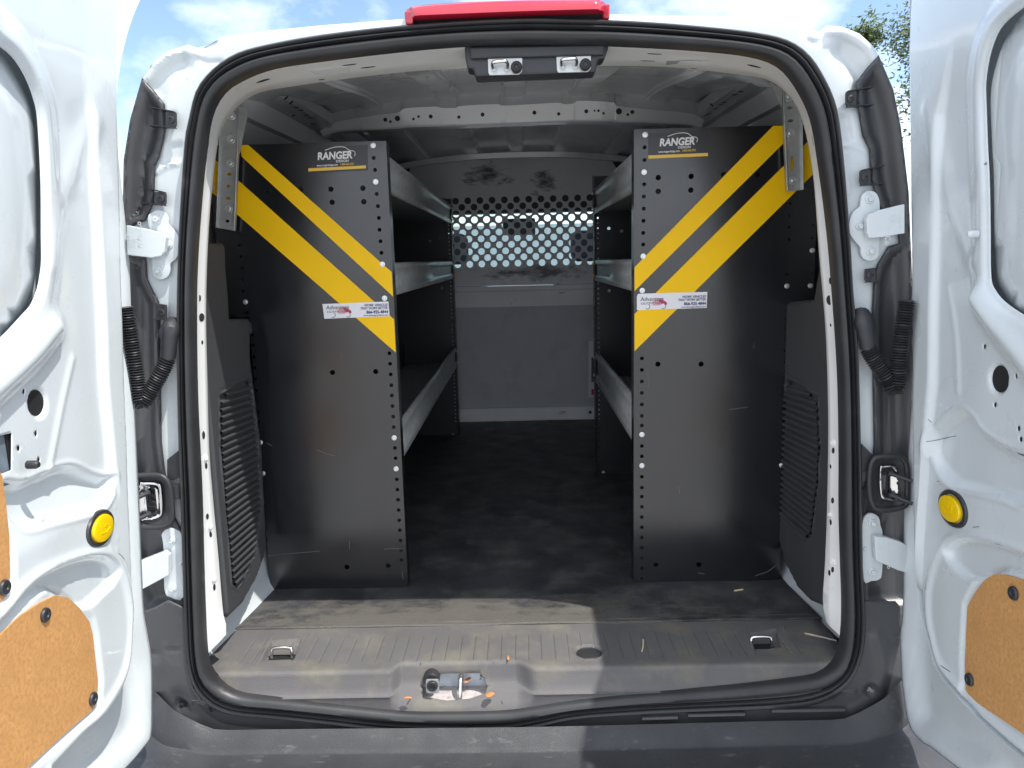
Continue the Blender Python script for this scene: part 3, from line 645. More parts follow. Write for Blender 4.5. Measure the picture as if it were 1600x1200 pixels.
# ---- corrugated wiring boots
for (el, path, yy) in (([(270,508),(266,520),(264,540),(262,560)], [(262,560),(254,578),(244,596),(234,614),(226,626),(220,628),(216,615),(213,585),(208,550),(202,515),(196,480)], 0),
                   ([(1344,492),(1350,510),(1354,530),(1356,545)], [(1356,545),(1366,562),(1377,578),(1388,594),(1395,606),(1400,606),(1403,590),(1405,565),(1408,535),(1412,505),(1417,470)], 1)):
    P = spline(path, 7); Q = [PY(u, v, -.012 - .020 * (i / len(P))) for i, (u, v) in enumerate(P)]
    Q = [Vector(q) for q in resample(Q, .0009, False)]
    R = [.0125 + .0026 * math.sin(2 * math.pi * i * .0009 / .0052) for i in range(len(Q))]
    o = MB().tube(Q, R, 14).build('wiring_boot', RUBBER, van, sharp=80)
    E = [PY(u, v, .004 - .016 * min(1, i / 3)) for i, (u, v) in enumerate(spline(el, 4))]
    MB().tube(E, [.013 + .004 * (1 - i / len(E)) for i in range(len(E))], 14).build('boot_elbow', PLBLK, o)
    c0 = PY(el[0][0] + (4 if not yy else -3), el[0][1] + 14, .012)
    MB().lathe(c0, (0, -1, 0), [(.028, 0), (.028, .006), (.022, .012), (.012, .016)], 24).build('boot_flange', PLBLK, o)

# ================================================================ INTERIOR
ZF = .600
# floor under the mat
MB().box(-.80, .218, ZF - .06, .80, 2.6, ZF - .006).build('load_floor', GREYMET, van, smooth=False)
# ---- scuff plate over the rear sill
XC = CEN[0]
nl, nr = PY(622, 1060, .02).x, PY(810, 1060, .02).x
fl_, fr_ = PY(607, 1060, .0).x, PY(838, 1060, .0).x
def wnotch(x): return sm(x, fl_, nl + .006) * (1 - sm(x, nr - .006, fr_))
XR = PY(1314, 1020, .03).x; XLs = PY(322, 1030, .03).x
def prof_pts(x):
    w_ = wnotch(x); yf = .012 + .028 * w_; yb = .002 + .030 * w_; zb = .553 + .002 * w_; zs = .5475 - .022 * w_
    e = sm(np.abs(x - XC), .50, .60); yf = yf + .05 * e * 0; 
    P = [(.215 + 0 * x, .604 + 0 * x), (.205 + 0 * x, ZF + 0 * x), (yf + .010, ZF - .0005 + 0 * x), (yf + .003, ZF - .002 + 0 * x), (yf, ZF - .006 + 0 * x), (yf - .0015, ZF - .014 + 0 * x), (yb + .001, zb + .006), (yb - .003, zb + .001), (yb - .008, zb), (-.004 + 0 * x, zs), (-.004 + 0 * x, zs - .04)]
    return P
SK = np.arange(11.0); SC = .014
gx = []
x_ = XLs + .03
groove = [PZ(u, 1010, ZF).x for u in (391,409,469,489,510,531,552,573,594,615,635,656,677,698,720,741,762,783,805,825,845,866,887,908,929,949,970,990,1011,1032,1053,1074,1095,1116,1137,1160,1228,1246)]
gfr = PZ(800, 1030, ZF).y; gbk = PZ(800, 992, ZF).y
mp1 = [PZ(u, v, ZF) for (u, v) in ((424,1002),(470,998),(459,1029),(408,1031))]; mp2 = [PZ(u, v, ZF) for (u, v) in ((1172,990),(1212,984),(1222,1010),(1180,1014))]
TD = [[(p.x, p.y) for p in mp1], [(p.x, p.y) for p in mp2]]
TDo = [[(PZ(u, v, ZF).x, PZ(u, v, ZF).y) for (u, v) in L] for L in (((425,993),(484,990),(466,1040),(398,1042)), ((1164,984),(1224,980),(1250,1020),(1182,1024)))]
cap = PZ(920, 1018, ZF)
def hscuff(x, s):
    s = s / SC
    y = np.interp(s, SK, SK); P = prof_pts(x); Y = np.zeros(len(x)); 
    for k in range(10):
        q = (s >= k) & (s <= k + 1); t = s[q] - k; Y[q] = P[k][0][q] * (1 - t) + P[k + 1][0][q] * t
    h = np.zeros(len(x)); top = sm(-s, -2.2, -2.0)
    for g in groove:
        dx = np.abs(x - g); q = dx < .004
        h[q] -= .0016 * np.exp(-(dx[q] / .0011) ** 2) * sm(Y[q], gfr - .003, gfr) * (1 - sm(Y[q], gbk, gbk + .004))
    for T_ in TD: h -= .012 * sm(-sdp(x, Y, T_), -.002, .004)
    for T_ in TDo: h += .0012 * gs(sdp(x, Y, T_), .0015)
    r = np.hypot(x - cap.x, (Y - cap.y)); h -= .006 * (1 - sm(r, .026, .029)); h += .0015 * gs(r - .031, .002)
    return h * top
def mscuff(x, s, h):
    s = s / SC
    P = prof_pts(x); Y = np.zeros(len(x)); Z = np.zeros(len(x))
    for k in range(10):
        q = (s >= k) & (s <= k + 1); t = s[q] - k
        Y[q] = P[k][0][q] * (1 - t) + P[k + 1][0][q] * t; Z[q] = P[k][1][q] * (1 - t) + P[k + 1][1][q] * t
    return np.c_[x, Y, Z + h]
xs = set(np.round(np.arange(XLs, XR, .006), 5).tolist())
for g in groove: xs |= {g - .0026, g - .0012, g, g + .0012, g + .0026}
for (a_, b_) in ((TD[0][0][0], TD[0][1][0]), (TD[1][0][0], TD[1][1][0]), (cap.x - .03, cap.x + .03)): xs |= set(np.arange(a_ - .012, b_ + .016, .002).tolist())
ys = [.5] + list(np.arange(1.03, 1.99, .022)) + [2, 2.5, 3, 3.5, 4, 4.5, 5, 5.3, 5.6, 6, 6.5, 7, 7.5, 8, 8.3, 8.6, 9, 9.5]
hl = [(PY(662, 1070, .03).x, 8.42), (PY(660, 1070, .03).x, 7.6), (PY(663, 1070, .03).x, 5.9), (PY(670, 1070, .03).x, 5.35), (PY(750, 1070, .03).x, 5.35), (PY(757, 1070, .03).x, 5.9), (PY(762, 1070, .03).x, 7.6), (PY(759, 1070, .03).x, 8.3), (PY(735, 1070, .03).x, 8.55), (PY(700, 1070, .03).x, 8.62)]
scf = sheet('scuff_plate', None, [(XLs - .02, 0.0), (XR + .02, 0.0), (XR + .02, 10.0 * SC), (XLs - .02, 10.0 * SC)], SCUFF, van, holes=[[(q[0], q[1] * SC) for q in hl]], step=.006, xs=np.array(sorted(xs)), ys=np.array(ys) * SC, bstep=.006, hf=hscuff, mapf=mscuff, thick=.003, vis=(0, -.3, 1), sharp=60, label='ribbed grey-brown plastic sill cover at the rear edge of the floor')
# seams in the notch
for (u0, v0, u1, v1) in ((657,1036,654,1072),(771,1035,777,1070)):
    MB().tube([PY(u0, v0, .0415), PY(u1, v1, .033), PY(u1 + (8 if u0 > 700 else -18), 1100, .0)], .0007, 5).build('seam', HOLE_SHADE, scf)
# latch pocket
sk = empty('lower_latch', (XC - .12, .03, .55)); sk.parent = van; sk.location = WL['lower_latch'] - WL['cargo_van']
x0, x1 = PY(657, 1070, .06).x, PY(765, 1070, .06).x
pk = MB(); pk.box(x0 - .01, .066, .49, x1 + .01, .070, .59); pk.box(x0 - .012, .044, .49, x0 - .008, .066, .59); pk.box(x1 + .008, .044, .49, x1 + .012, .066, .59)
pk.build('pocket', mat('pocket_paint', (.60, .66, .72), .4, var=.25, vscale=30, col2=(.03, .03, .035), c2pos=(.62, .68), c2scale=30), sk, smooth=False)
MB().box(x0 - .006, .012, .500, x1 + .006, .0655, .532).build('latch_base', mat('worn_plate', (.50, .46, .45), .5, var=.3, vscale=60, col2=(.25, .12, .07), c2pos=(.62, .7), c2scale=60), sk, smooth=False)
c = PY(719, 1075, .03)
MB().tube([Vector(q) for q in spline([(c.x, .012, .526), (c.x + .001, .014, .548), (c.x + .002, .026, .566), (c.x + .002, .040, .570), (c.x, .050, .55), (c.x, .052, .526)], 5)], .0052, 10).build('striker_loop', CHROME, sk)
MB().box(c.x - .014, .004, .527, c.x + .012, .016, .531).build('striker_foot', GALV, sk, smooth=False, bevel=.001)
c = PY(676, 1070, .012)
MB().lathe((c.x - .004, .055, c.z + .004), (0, -1, 0), [(.016, 0), (.017, .03), (.014, .036)], 20).build('rubber_bush', RUBBER, sk)
fr = FY(.012); q = [tuple(z) for z in rrect(c.x - .013, c.z - .016, c.x + .013, c.z + .013, .004)]
plate('bush_holder', fr, q, GALV, sk, thick=.004, bevel=.001)
MB().lathe((c.x, .008, c.z + .001), (0, -1, 0), [(.011, 0), (.011, .004), (.0095, .006), (.006, .006), (.005, .002)], 20).build('rubber_stop', RUBBER, sk)
for (u, v) in ((741, 1079), (745, 1088), (700, 1088)): bolt((PY(u, v, .015).x, .022, .5285), (0, 0, 1), .006, GALV, sk)
# recessed cap in the sill and tie-down loops
MB().lathe((cap.x, cap.y, ZF - .007), (0, 0, 1), [(.0255, 0), (.0255, .003), (.022, .0045), (.021, .003), (.004, .003)], 32).build('drain_cap', RUBBER, van)
for T_, (ux, uv, sg) in zip(TD, ((440, 1023, -1), (1190, 1006, 1))):
    c = PZ(ux, uv, ZF - .004)
    MB().box(c.x - .026, c.y - .006, ZF - .0125, c.x + .026, c.y + .012, ZF - .0105).build('loop_shade_plate', HOLE_SHADE, scf, smooth=False)  # black plate painting the shade at the bottom of the loop pocket
    MB().tube([Vector(q) for q in spline([(c.x - .021, c.y, ZF - .014), (c.x - .021, c.y + .002, ZF + .002), (c.x - .016, c.y + .004, ZF + .009), (c.x + .016, c.y + .004, ZF + .009), (c.x + .021, c.y + .002, ZF + .002), (c.x + .021, c.y, ZF - .014)], 4)], .0034, 10).build('tie_down_loop', CHROME, scf)
# ---- trim panels with louvres, left and right of the opening
def trimside(sg):
    if sg < 0:
        fr = Fr((-.611, .085, 0), (-.012, .315, 0), (0, 0, 1), (.315, .012, 0))
        outp = [(335,380),(352,380),(356,440),(360,498),(392,498),(392,560),(410,700),(418,860),(402,905),(380,945),(360,965),(349,972),(340,900),(320,700),(312,500),(322,380)]
        lou = [(343,618),(372,598),(392,590),(404,700),(409,800),(398,870),(372,922),(363,915),(352,800),(344,700)]
        sl = [(385, 900), (340, 965)]
    else:
        fr = Fr((.606, .085, 0), (.014, .315, 0), (0, 0, 1), (-.315, .014, 0))
        outp = [(1285,380),(1275,440),(1270,468),(1225,472),(1225,560),(1215,700),(1212,830),(1225,880),(1245,920),(1262,938),(1283,947),(1293,900),(1303,700),(1303,500),(1295,380)]
        lou = [(1278,620),(1250,600),(1228,590),(1215,690),(1212,800),(1230,822),(1258,845),(1268,840),(1278,760),(1282,700)]
    out = [(max(q[0], -.024), q[1]) for q in fr.pxs(outp)]; L_ = fr.pxs(lou)
    bot = [p for p in out]
    def hf(a, b):
        s = sdp(a, b, L_); w_ = sm(-s, 0, .006)
        ph = (b - a * .62) / .0155; saw = ph - np.floor(ph)
        rib = .0085 * (sm(saw, 0, .75) - sm(saw, .78, .98))
        h = w_ * (-.0045) + .0018 * gs(s + .000, .0025) - .0015 * gs(s - .006, .002)
        d = dline(a, b, out + [out[0]]); h = h - .008 * (1 - sm(d, 0, .008))
        ar = fr.px(*((372, 530) if sg < 0 else (1245, 510)))
        return h + .010 * sm(b, ar[1] - .012, ar[1] + .004) * 0
    A = np.array(out)
    o = sheet('trim_panel', fr, out, TRIM, van, step=.005, bstep=.01, hf=hf, thick=.003, label='dark grey ribbed plastic trim on the ' + ('left' if sg < 0 else 'right') + ' inner side wall')
    rb_ = MB(); az = np.linspace(A[:, 0].min(), A[:, 0].max(), 260); b0 = min(q[1] for q in L_) - .05
    for k in range(90):
        bb = b0 + k * .0148 - .08 * (az - az[0]); ins_ = sdp(az, bb, L_) < -.007
        if ins_.sum() < 8: continue
        a0, a1 = az[ins_].min(), az[ins_].max(); q0 = b0 + k * .0148 - .08 * (a0 - az[0]); q1 = b0 + k * .0148 - .08 * (a1 - az[0])
        pr = [(-.0052, -.005), (-.0035, .0008), (-.001, .003), (.002, .0026), (.0055, -.005)]
        rb_.loft([[fr.w(a0, q0 + db, hh - (.004 if e_ else 0)) for db, hh in pr] if e_ == 0 else [fr.w(a_, q_ + db, hh) for db, hh in pr] for (e_, a_, q_) in ((1, a0, q0), (1, a1, q1))])
    rb_.build('louvre_ribs', TRIM, o, vis=tuple(fr.N), sharp=50)
    # ledge on top of the trim
    z1 = fr.w(*fr.px(370 if sg < 0 else 1240, 510)).z
    sgx = sg
    MB().box(min(sgx * .635, sgx * .74), .12, z1 - .03, max(sgx * .635, sgx * .74), .60, z1).build('trim_ledge', TRIM, o, smooth=False, bevel=.006)
    # white inner panel visible below the trim
    rows = []
    for y in [.058, .12, .2, .3, .4, .55, .8, 1.6, 2.4]:
        xb = sg * (.667 - .125 * (min(y, .38) - .1)) + (.006 if sg > 0 else 0)
        rows.append([(xb - sg * .012, y, ZF - .01), (xb, y, ZF + .006), (xb + sg * .014, y, ZF + .035), (xb + sg * .03, y, ZF + .12), (xb + sg * .09, y, 1.25)])
    MB().loft(rows).build('inner_side_panel', WHITE_IN if False else WHITE, van, vis=None, label='white painted inner wall showing below the ' + ('left' if sg < 0 else 'right') + ' trim')
trimside(-1); trimside(1)
# ---- upper side wall, cant rail, roof inner skin, bows
def wall(sg):
    ws = [(.74, 1.18), (.735, 1.45), (.715, 1.60), (.69, 1.66), (.655, 1.70), (.640, 1.735), (.622, 1.738), (.615, 1.765), (.612, 1.785), (.600, 1.792), (.560, 1.792), (.550, 1.800), (.548, 1.83)]
    rows = []
    for y in (.17, .22, .3, .6, 1.0, 1.3, 1.8, 2.45):
        k = .05 * sm(np.array(y), .1, 1.2)
        rows.append([(sg * x + XC, y, z + (float(k) * .35 if z > 1.6 else 0)) for x, z in ws])
    o = MB().loft(rows).build('upper_side_wall', GREYMET, van, sharp=25, vis=None)
    t = bvh(o)
    pts = [(447,153),(430,150),(455,160),(463,168),(470,172),(478,180),(484,184),(489,193),(459,180),(441,141)] if sg < 0 else [(1127,163),(1118,170),(1112,164),(1108,178),(1102,180),(1132,160),(1148,148),(1157,143),(1095,186)]
    for (u, v) in pts: stick(t, u, v, .007, .006, HOLE_SHADE, o, 'rail_hole_disc')  # rail is uncut; dark discs paint the shade of its holes
wall(-1); wall(1)
rows = []
for y in np.linspace(.10, 2.45, 24):
    k = float(sm(np.array(y), .0, 1.1)); rw = []
    for x in sorted(set(np.round(np.linspace(-.62, .62, 63), 4).tolist() + [c_ + s_ * e_ for c_ in (-.43, -.20, 0.0, .20, .43) for s_ in (-1, 1) for e_ in (.026, .029, .033, .036)])):
        z = 1.79 + .11 * k - .045 * (abs(x) / .6) ** 2.5 * (1 + .2 * k)
        for c_ in (-.43, -.20, 0.0, .20, .43):
            z -= .014 * (1 if abs(x - c_) < .0285 else 0 if abs(x - c_) > .0335 else .5)
        rw.append((x + XC, y, z))
    rows.append(rw)
MB().loft(rows).build('roof_inner_skin', GREYMET, van, sharp=15, vis=None)
def bow(y, px_top, px_bot, holes):
    rows = []
    for (a, b) in zip(spline(px_top, 8), spline(px_bot, 8)):
        p = PY(a[0], a[1], y); q = PY(b[0], b[1], y + .012)
        rows.append([(p.x, y + .03, p.z + .05), (p.x, y - .001, p.z + .002), (p.x, y - .004, p.z), (q.x, y + .006, q.z + .004), (q.x, y + .012, q.z), (q.x, y + .05, q.z - .001), (q.x, y + .056, q.z + .03)])
    o = MB().loft(rows).build('roof_bow', WHITE_IN if False else GREYMET, van, sharp=30, vis=None)
    t = bvh(o)
    for (u, v, r) in holes: stick(t, u, v, r, r, HOLE_SHADE, o, 'bow_hole_disc')  # discs laid on the bow, their black standing for shaded holes
T1 = [(500,205),(530,190),(600,179),(622,176),(630,171),(640,169),(680,167),(690,169),(712,169),(720,166),(775,163),(782,165),(800,165),(870,161),(880,163),(896,162),(905,158),(955,160),(966,166),(1010,171),(1075,177),(1100,188)]
B1 = [(505,215),(530,206),(600,202),(622,201),(630,200),(640,199),(680,198),(690,197.5),(712,197),(720,197),(775,195),(782,194),(800,194),(870,191),(880,191),(896,190),(905,190),(955,190),(966,191),(1010,192),(1075,196),(1095,203)]
bow(1.02, T1, B1, [(602,187,.006),(610,190,.004),(621,185,.008),(646,186,.004),(654,182,.004),(673,182,.006),(717,183,.005),(754,179,.006),(835,176,.006),(873,178,.005),(916,174,.006),(929,173,.003),(935,173,.004),(943,177,.004),(967,174,.009),(981,179,.004),(988,175,.006)])
for yb in (2.25,):
    rows = []
    for x in np.linspace(-.56, .56, 20): rows.append([(x + XC, yb, 1.885 - .05 * (abs(x) / .6) ** 2.5), (x + XC, yb + .004, 1.862 - .05 * (abs(x) / .6) ** 2.5), (x + XC, yb + .05, 1.862 - .05 * (abs(x) / .6) ** 2.5), (x + XC, yb + .055, 1.885 - .05 * (abs(x) / .6) ** 2.5)])
    MB().loft(rows).build('roof_bow', GREYMET, van, vis=None)

# ---- bumper and lower corner fascias
F1 = FY(-.004)
fasL = F1.pxs([(225,955),(240,950),(262,938),(292,952),(294,1030),(302,1075),(320,1100),(360,1112),(500,1124),(640,1138),(800,1140),(800,1200),(560,1200),(300,1180),(225,1120),(218,1000)])
fasR = F1.pxs([(1345,940),(1400,940),(1408,950),(1425,1000),(1425,1110),(1330,1180),(900,1195),(800,1200),(800,1140),(900,1117),(1000,1110),(1180,1104),(1278,1092),(1335,1040),(1346,1000)])
for fs, sg in ((fasL, -1), (fasR, 1)):
    ln = F1.pxs([(225,1022),(296,1012)] if sg < 0 else [(1350,992),(1410,994)]); sc = F1.px(*((283, 1103) if sg < 0 else (1363, 1080)))
    rl = [tuple(q) for q in spline(F1.pxs([(245,1040),(252,1075),(272,1105),(300,1125)] if sg < 0 else [(1371,995),(1381,1030),(1375,1070),(1355,1098),(1330,1112)]), 6)]
    def hf(a, b, ln=ln, sc=sc, rl=rl):
        r = np.hypot(a - sc[0], b - sc[1])
        return -.004 * gs(dline(a, b, ln), .0022) + .006 * gs(dline(a, b, rl), .012) - .005 * (1 - sm(r, .011, .015)) + .0015 * gs(r - .016, .003)
    o = sheet('corner_fascia', F1, fs, COVER, van, step=.006, hf=hf, thick=.003, sharp=0, label='dark plastic lower corner moulding ' + ('left' if sg < 0 else 'right') + ' of the opening')
    MB().lathe(F1.w(*sc, -.006), (0, -1, 0), [(.009, 0), (.009, .003), (.004, .0035), (.0035, .006), (.002, .006)], 18).build('screw', GALV if sg > 0 else RUBBER, o)
for (u0, u1, v) in ((1003, 1060, 1125), (1075, 1165, 1120), (1206, 1322, 1113)):
    q = [PY(u0, v - 4, -.012), PY(u1, v - 6, -.012), PY(u1, v - 1, -.016), PY(u0, v + 1, -.016)]
    MB().prism(q, (0, .012, 0)).build('fascia_ledge', COVER, van, smooth=False, bevel=.0015)
ip = [(-.86, .60), (-.85, .25), (-.80, .06), (-.72, -.045), (-.64, -.058), (-.45, -.060), (-.2, -.064), (0, -.066), (.2, -.064), (.45, -.060), (.64, -.058), (.72, -.045), (.80, .06), (.85, .25), (.86, .60)]
ipp = spline(ip, 6); rows = []
for i, p in enumerate(ipp):
    a_ = np.array(ipp[max(0, i - 1)]); b_ = np.array(ipp[min(len(ipp) - 1, i + 1)]); t = (b_ - a_) / np.linalg.norm(b_ - a_); n = np.array([t[1], -t[0]])
    e = float(sm(np.array(abs(p[0])), .60, .74)); bow_ = .04 * (1 - (p[0] / .86) ** 2)
    zb = .474 + .020 * e; pr = [(-.03, zb + .03 + .05 * e), (-.004, zb + .008 + .02 * e), (0, zb + .001), (.006, zb - .001), (.05, zb - .003 - .004 * e), (.12 + bow_, zb - .010 - .012 * e), (.135 + bow_, zb - .016 - .015 * e), (.15 + bow_, zb - .035), (.16 + bow_, .33), (.15 + bow_, .24), (.08, .19)]
    rows.append([(p[0] + n[0] * d * (1 - .35 * e) + XC, p[1] + n[1] * d * (1 - .35 * e), z) for d, z in pr])
bmp = MB().loft(rows).build('rear_bumper', BUMPER, van, sharp=50, vis=None, label='dark grey scuffed plastic step bumper')

# ================================================================ SEPARATE THINGS INSIDE
# ---- rubber floor mat
mm = [PZ(u, v, ZF) for (u, v) in ((358,993),(640,985),(900,977),(1278,969))]
yb = .195
MP = [(PZ(358,992,ZF).x - .004, yb), (PZ(1285,972,ZF).x + .004, yb), (.634, .375), (.634, .45), (.634, 2.36), (-.632, 2.36), (-.632, .45), (-.632, .375)]
matm = FZ(ZF + .003)
def hmat(a, b):
    return .0012 * np.sin(a * 17 + b * 5) * np.sin(b * 9 - a * 3) + .0015 * gs(dline(a, b, rrm1 + [rrm1[0]]), .003) + .0015 * gs(dline(a, b, rrm2 + [rrm2[0]]), .003)
rrm1 = [matm.px(*q) for q in ((415,992),(445,945),(540,940),(517,990))]; rrm2 = [matm.px(*q) for q in ((1118,975),(1096,932),(1180,928),(1225,968))]
mto = sheet('floor_mat', matm, MP, MAT, None, step=.012, hf=hmat, thick=.004)
tag(mto, 'black rubber floor mat, dusty near the sill, covering the load floor', 'floor mat')
# ---- bulkhead partition with perforated window
YK = 2.40
fk = FY(YK); pt = empty('bulkhead_partition', (0, YK, ZF), 'grey steel bulkhead with a perforated window between cab and load bay', 'partition')
zt = lambda u, v: fk.px(u, v)
holes = []
p0 = fk.px(711.75, 314.5); p1 = fk.px(902.5, 309.5); pitch = abs(p1[0] - p0[0]) / 10.0
prow = (fk.px(805, 411)[1] - fk.px(805, 311.5)[1]) / 10.0
zrow = fk.px(805, 311.8)[1]; xst = p0[0] - pitch * 3
for r in range(11):
    for k in range(17 if r % 2 == 0 else 16):
        holes.append(circ(xst + k * pitch + (pitch / 2 if r % 2 else 0), zrow + prow * r, .0163, n=14))
topz = fk.px(800, 239)[1]; seamz = fk.px(800, 446)[1]; lz = fk.px(800, 479)[1]; bz = fk.px(800, 636)[1]
xa, xb = fk.px(645, 243)[0], fk.px(945, 234)[0]
sheet('upper_panel', fk, [(-.70, 1.45), (-.70, seamz), (.70, seamz), (.70, 1.45), (.62, 1.60), (xb, topz), (xa, topz), (-.58, 1.62)], BULK, pt, holes=holes, step=.1, thick=.0015, smooth=False)
f2 = FY(YK - .004)
plate('middle_strip', f2, [(-.70, seamz - .002), (-.70, lz), (.70, lz), (.70, seamz - .002)], BULK2, pt, thick=.004, h=0, label='light scratched strip across the bulkhead')
MB().box(-.70, YK - .010, fk.px(800, 455)[1] - .002, .70, YK - .0085, fk.px(800, 455)[1] + .006).build('seam_rail', BULK, pt, smooth=False)
for u in (712, 801, 891): bolt(f2.w(*f2.px(u, 453), .012), (0, -1, 0), .006, BULK, pt)
plate('lower_panel', f2, [(-.70, lz - .001), (-.70, bz), (.70, bz), (.70, lz - .001)], BULK3, pt, thick=.006, h=-.002)
MB().box(-.68, YK - .03, ZF, .68, YK - .0105, bz).build('bottom_rail', BULK2, pt, smooth=False, bevel=.003, label='bright painted rail along the foot of the bulkhead')
bolt(FY(YK - .03).w(*FY(YK - .03).px(922, 644), 0), (0, -1, 0), .008, PLBLK, pt)
fl = FY(YK - .008); q = fl.pxs([(920,533),(934,532),(934,621),(919,621)])
o = plate('warning_label', fl, q, LBL, pt, thick=.001); plate('label_print', fl, fl.pxs([(924,558),(934,557),(934,596),(924,597)]), LGREY, o, thick=.0005, h=.0012); plate('label_print', fl, fl.pxs([(924,608),(934,608),(934,617),(924,617)]), LRED, o, thick=.0005, h=.0012)
add_spots(BULK, [(*fk.px(760,275), .17, .09, .22), (*fk.px(848,285), .11, .10, .25), (*fk.px(850,528), .19, .018, .16), (*fk.px(830,425), .45, .06, .24)], (.10, .10, .108))
add_spots(MAT, [(-.15, .20, .75, .16, .10)], (.125, .12, .108), (1, 1, 0))
MB().box(-.79, YK + .05, fk.px(805, 331)[1], .79, YK + .16, 1.95).build('cab_headliner', TRIM, van, smooth=False)
for s in (-1, 1): MB().box(min(s * .60, s * .79), YK + .03, .6, max(s * .60, s * .79), YK + .06, 1.93).build('cab_leak_blocker', PLBLK, van, smooth=False)  # dark boxes added to stop light leaking past the bulkhead sides

# ================================================================ SHELVING UNITS
def shelving(sg):
    YN = .40; YFr = 2.08 if sg < 0 else 1.39
    root = empty('shelving_unit', (sg * .35, YN, ZF), 'long black steel shelving unit with yellow stripes, left of the aisle' if sg < 0 else 'shorter black steel shelving unit with yellow stripes, right of the aisle', 'shelving unit', 'pair of steel shelving units')
    fr = FY(YN)
    if sg < 0:
        out = [(377,226),(598,220),(641,917),(428,921),(385,496),(346,497),(329,262),(331,228)]
        xin = fr.px(619, 560)[0]
    else:
        out = [(991,203),(1258,193),(1273,262),(1274,470),(1232,473),(1218,917),(991,917)]
        xin = fr.px(991, 560)[0]
    O = fr.pxs(out)
    ztop = max(p[1] for p in O); zb = ZF + .004
    # square the outline up on the real plane
    if sg < 0:
        xl = (fr.px(428, 921)[0] + fr.px(385, 496)[0]) / 2; xr = (fr.px(598, 220)[0] + fr.px(641, 917)[0]) / 2; xe = (fr.px(346, 497)[0] + fr.px(329, 262)[0]) / 2; ze = fr.px(365, 496)[1]; zt_ = fr.px(490, 223)[1]
        O = [(xr, zb), (xr, zt_), (xe + .01, zt_), (xe, zt_ - .02), (xe, ze), (xl, ze), (xl, zb)]
    else:
        xl = fr.px(991, 560)[0]; xr = (fr.px(1219, 900)[0] + fr.px(1232, 473)[0]) / 2; xe = fr.px(1274, 400)[0]; ze = fr.px(1250, 471)[1]; zt_ = fr.px(1100, 199)[1]
        O = [(xl, zb), (xl, zt_), (xe - .01, zt_), (xe, zt_ - .02), (xe, ze), (xr, ze), (xr, zb)]
    xin = xr if sg < 0 else xl; xout = xl if sg < 0 else xr
    holes = []; R = .0046
    def col(px, r=R, n=10):
        for (u, v) in px: holes.append(circ(*fr.px(u, v), r, n=n))
    if sg < 0:
        colI = [(584,246.5),(586,265.5),(588.5,303),(590.5,322),(592,340.5),(593,359),(594.5,377),(596,395)] 
        colI += [(601,448)] + [(608.5 + .0585 * (v - 552), v) for v in (552,568.5,585,602,618,634.5,651,667.5,700,716,749,765,781,797,813,828.5,844.5,860,875)]
        bl_ = [(583,227),(587,284),(597.5,413),(601,466),(616,684),(619,732.5)]
        colO = [(397 + .065 * (v - 560), v) for v in (507,523,540,558,575,592,610,627,643,659,675,706,722,755,770,786,803,819,834,849,865,880,896,911)]
        bo = [(407,691.5),(411,740)]
        ext = [(338 + .03 * (v - 366), v) for v in (366,384,402)] + [(346,437),(347,455)]; be = [(343.5,420),(348.5,472.5),(331.5,293)]
        ext2 = [(373,366),(374,383.5),(376,401),(378,419.5),(379,436.5),(380,455),(385.5,489)]; be2 = [(383.5,472)]
        big = [(517,295.5),(567,294),(519,316),(568.5,315),(419,298),(469,296),(519.5,582),(587,580.5),(542,886),(606.5,884)]
    else:
        colI = [(1007,230),(1007,250),(1006.5,288),(1006,307),(1006,326),(1005.5,345),(1005,364),(1005,382)] + [(1005,419),(1003,474)]
        colI += [(1003 + 0 * v, v) for v in (560,578,596,614,632,650,665,697,713,745,762,776,792,808,824,840,856,872,888,903)]
        bl_ = [(1008,210.5),(1006.5,269),(1005,400.5),(1003.5,454),(1003,679),(1003,727.5)]
        colO = [(1229 - .022 * (v - 480), v) for v in (497,512,530,548,566,584,602,620,640,657,674,691,740,757,774,790,807,823,839,855,870,886)]
        bo = [(1221,727)]
        ext = [(1271,352),(1270,372),(1269,428)]; be = [(1269,391.5),(1266,446.5)]
        ext2 = [(1235,318),(1234,336.5),(1233,355),(1233,374),(1230,429)]; be2 = [(1229.5,447)]
        big = [(1028.5,277.5),(1080,275.5),(1028.5,299),(1079.5,297),(1131,273),(1183,273),(1028,569),(1095.5,569),(1025,882),(1092,882)]
    col(colI); col(colO, .0036); col(ext, .003, 8); col(ext2, .003, 8); col(big, .0062, 14)
    ep = sheet('end_panel', fr, O, BLACK, root, holes=holes, step=.016, hf=lambda a, b: .0004 * np.sin(a * 23 + .8) * np.sin(b * 4.1 + a * 3) * sm(dline(a, b, O + [O[0]]), 0, .03) - .0004, thick=0, smooth=True, sharp=0, label='near end panel with diagonal yellow stripes')
    # folded flanges of the near end panel
    for xx, z0, z1, nm in ((xin, zb, zt_, 'flange'), (xout, zb, ze, 'flange')):
        MB().box(xx - .001, YN + .0005, z0, xx + .001, YN + .038, z1).build(nm, BLACK, ep, smooth=False)
    for (u, v) in bl_: bolt(fr.w(*fr.px(u, v), .0), (0, -1, 0), .0066, ZINC, ep, h=.005)
    for (u, v) in bo + be + be2: bolt(fr.w(*fr.px(u, v), .0), (0, -1, 0), .0058, ZINC, ep, h=.004)
    # yellow stripes clipped to the panel
    def clip(P, O):
        # split stripe against the panel outline (vertical and horizontal clipping)
        return P
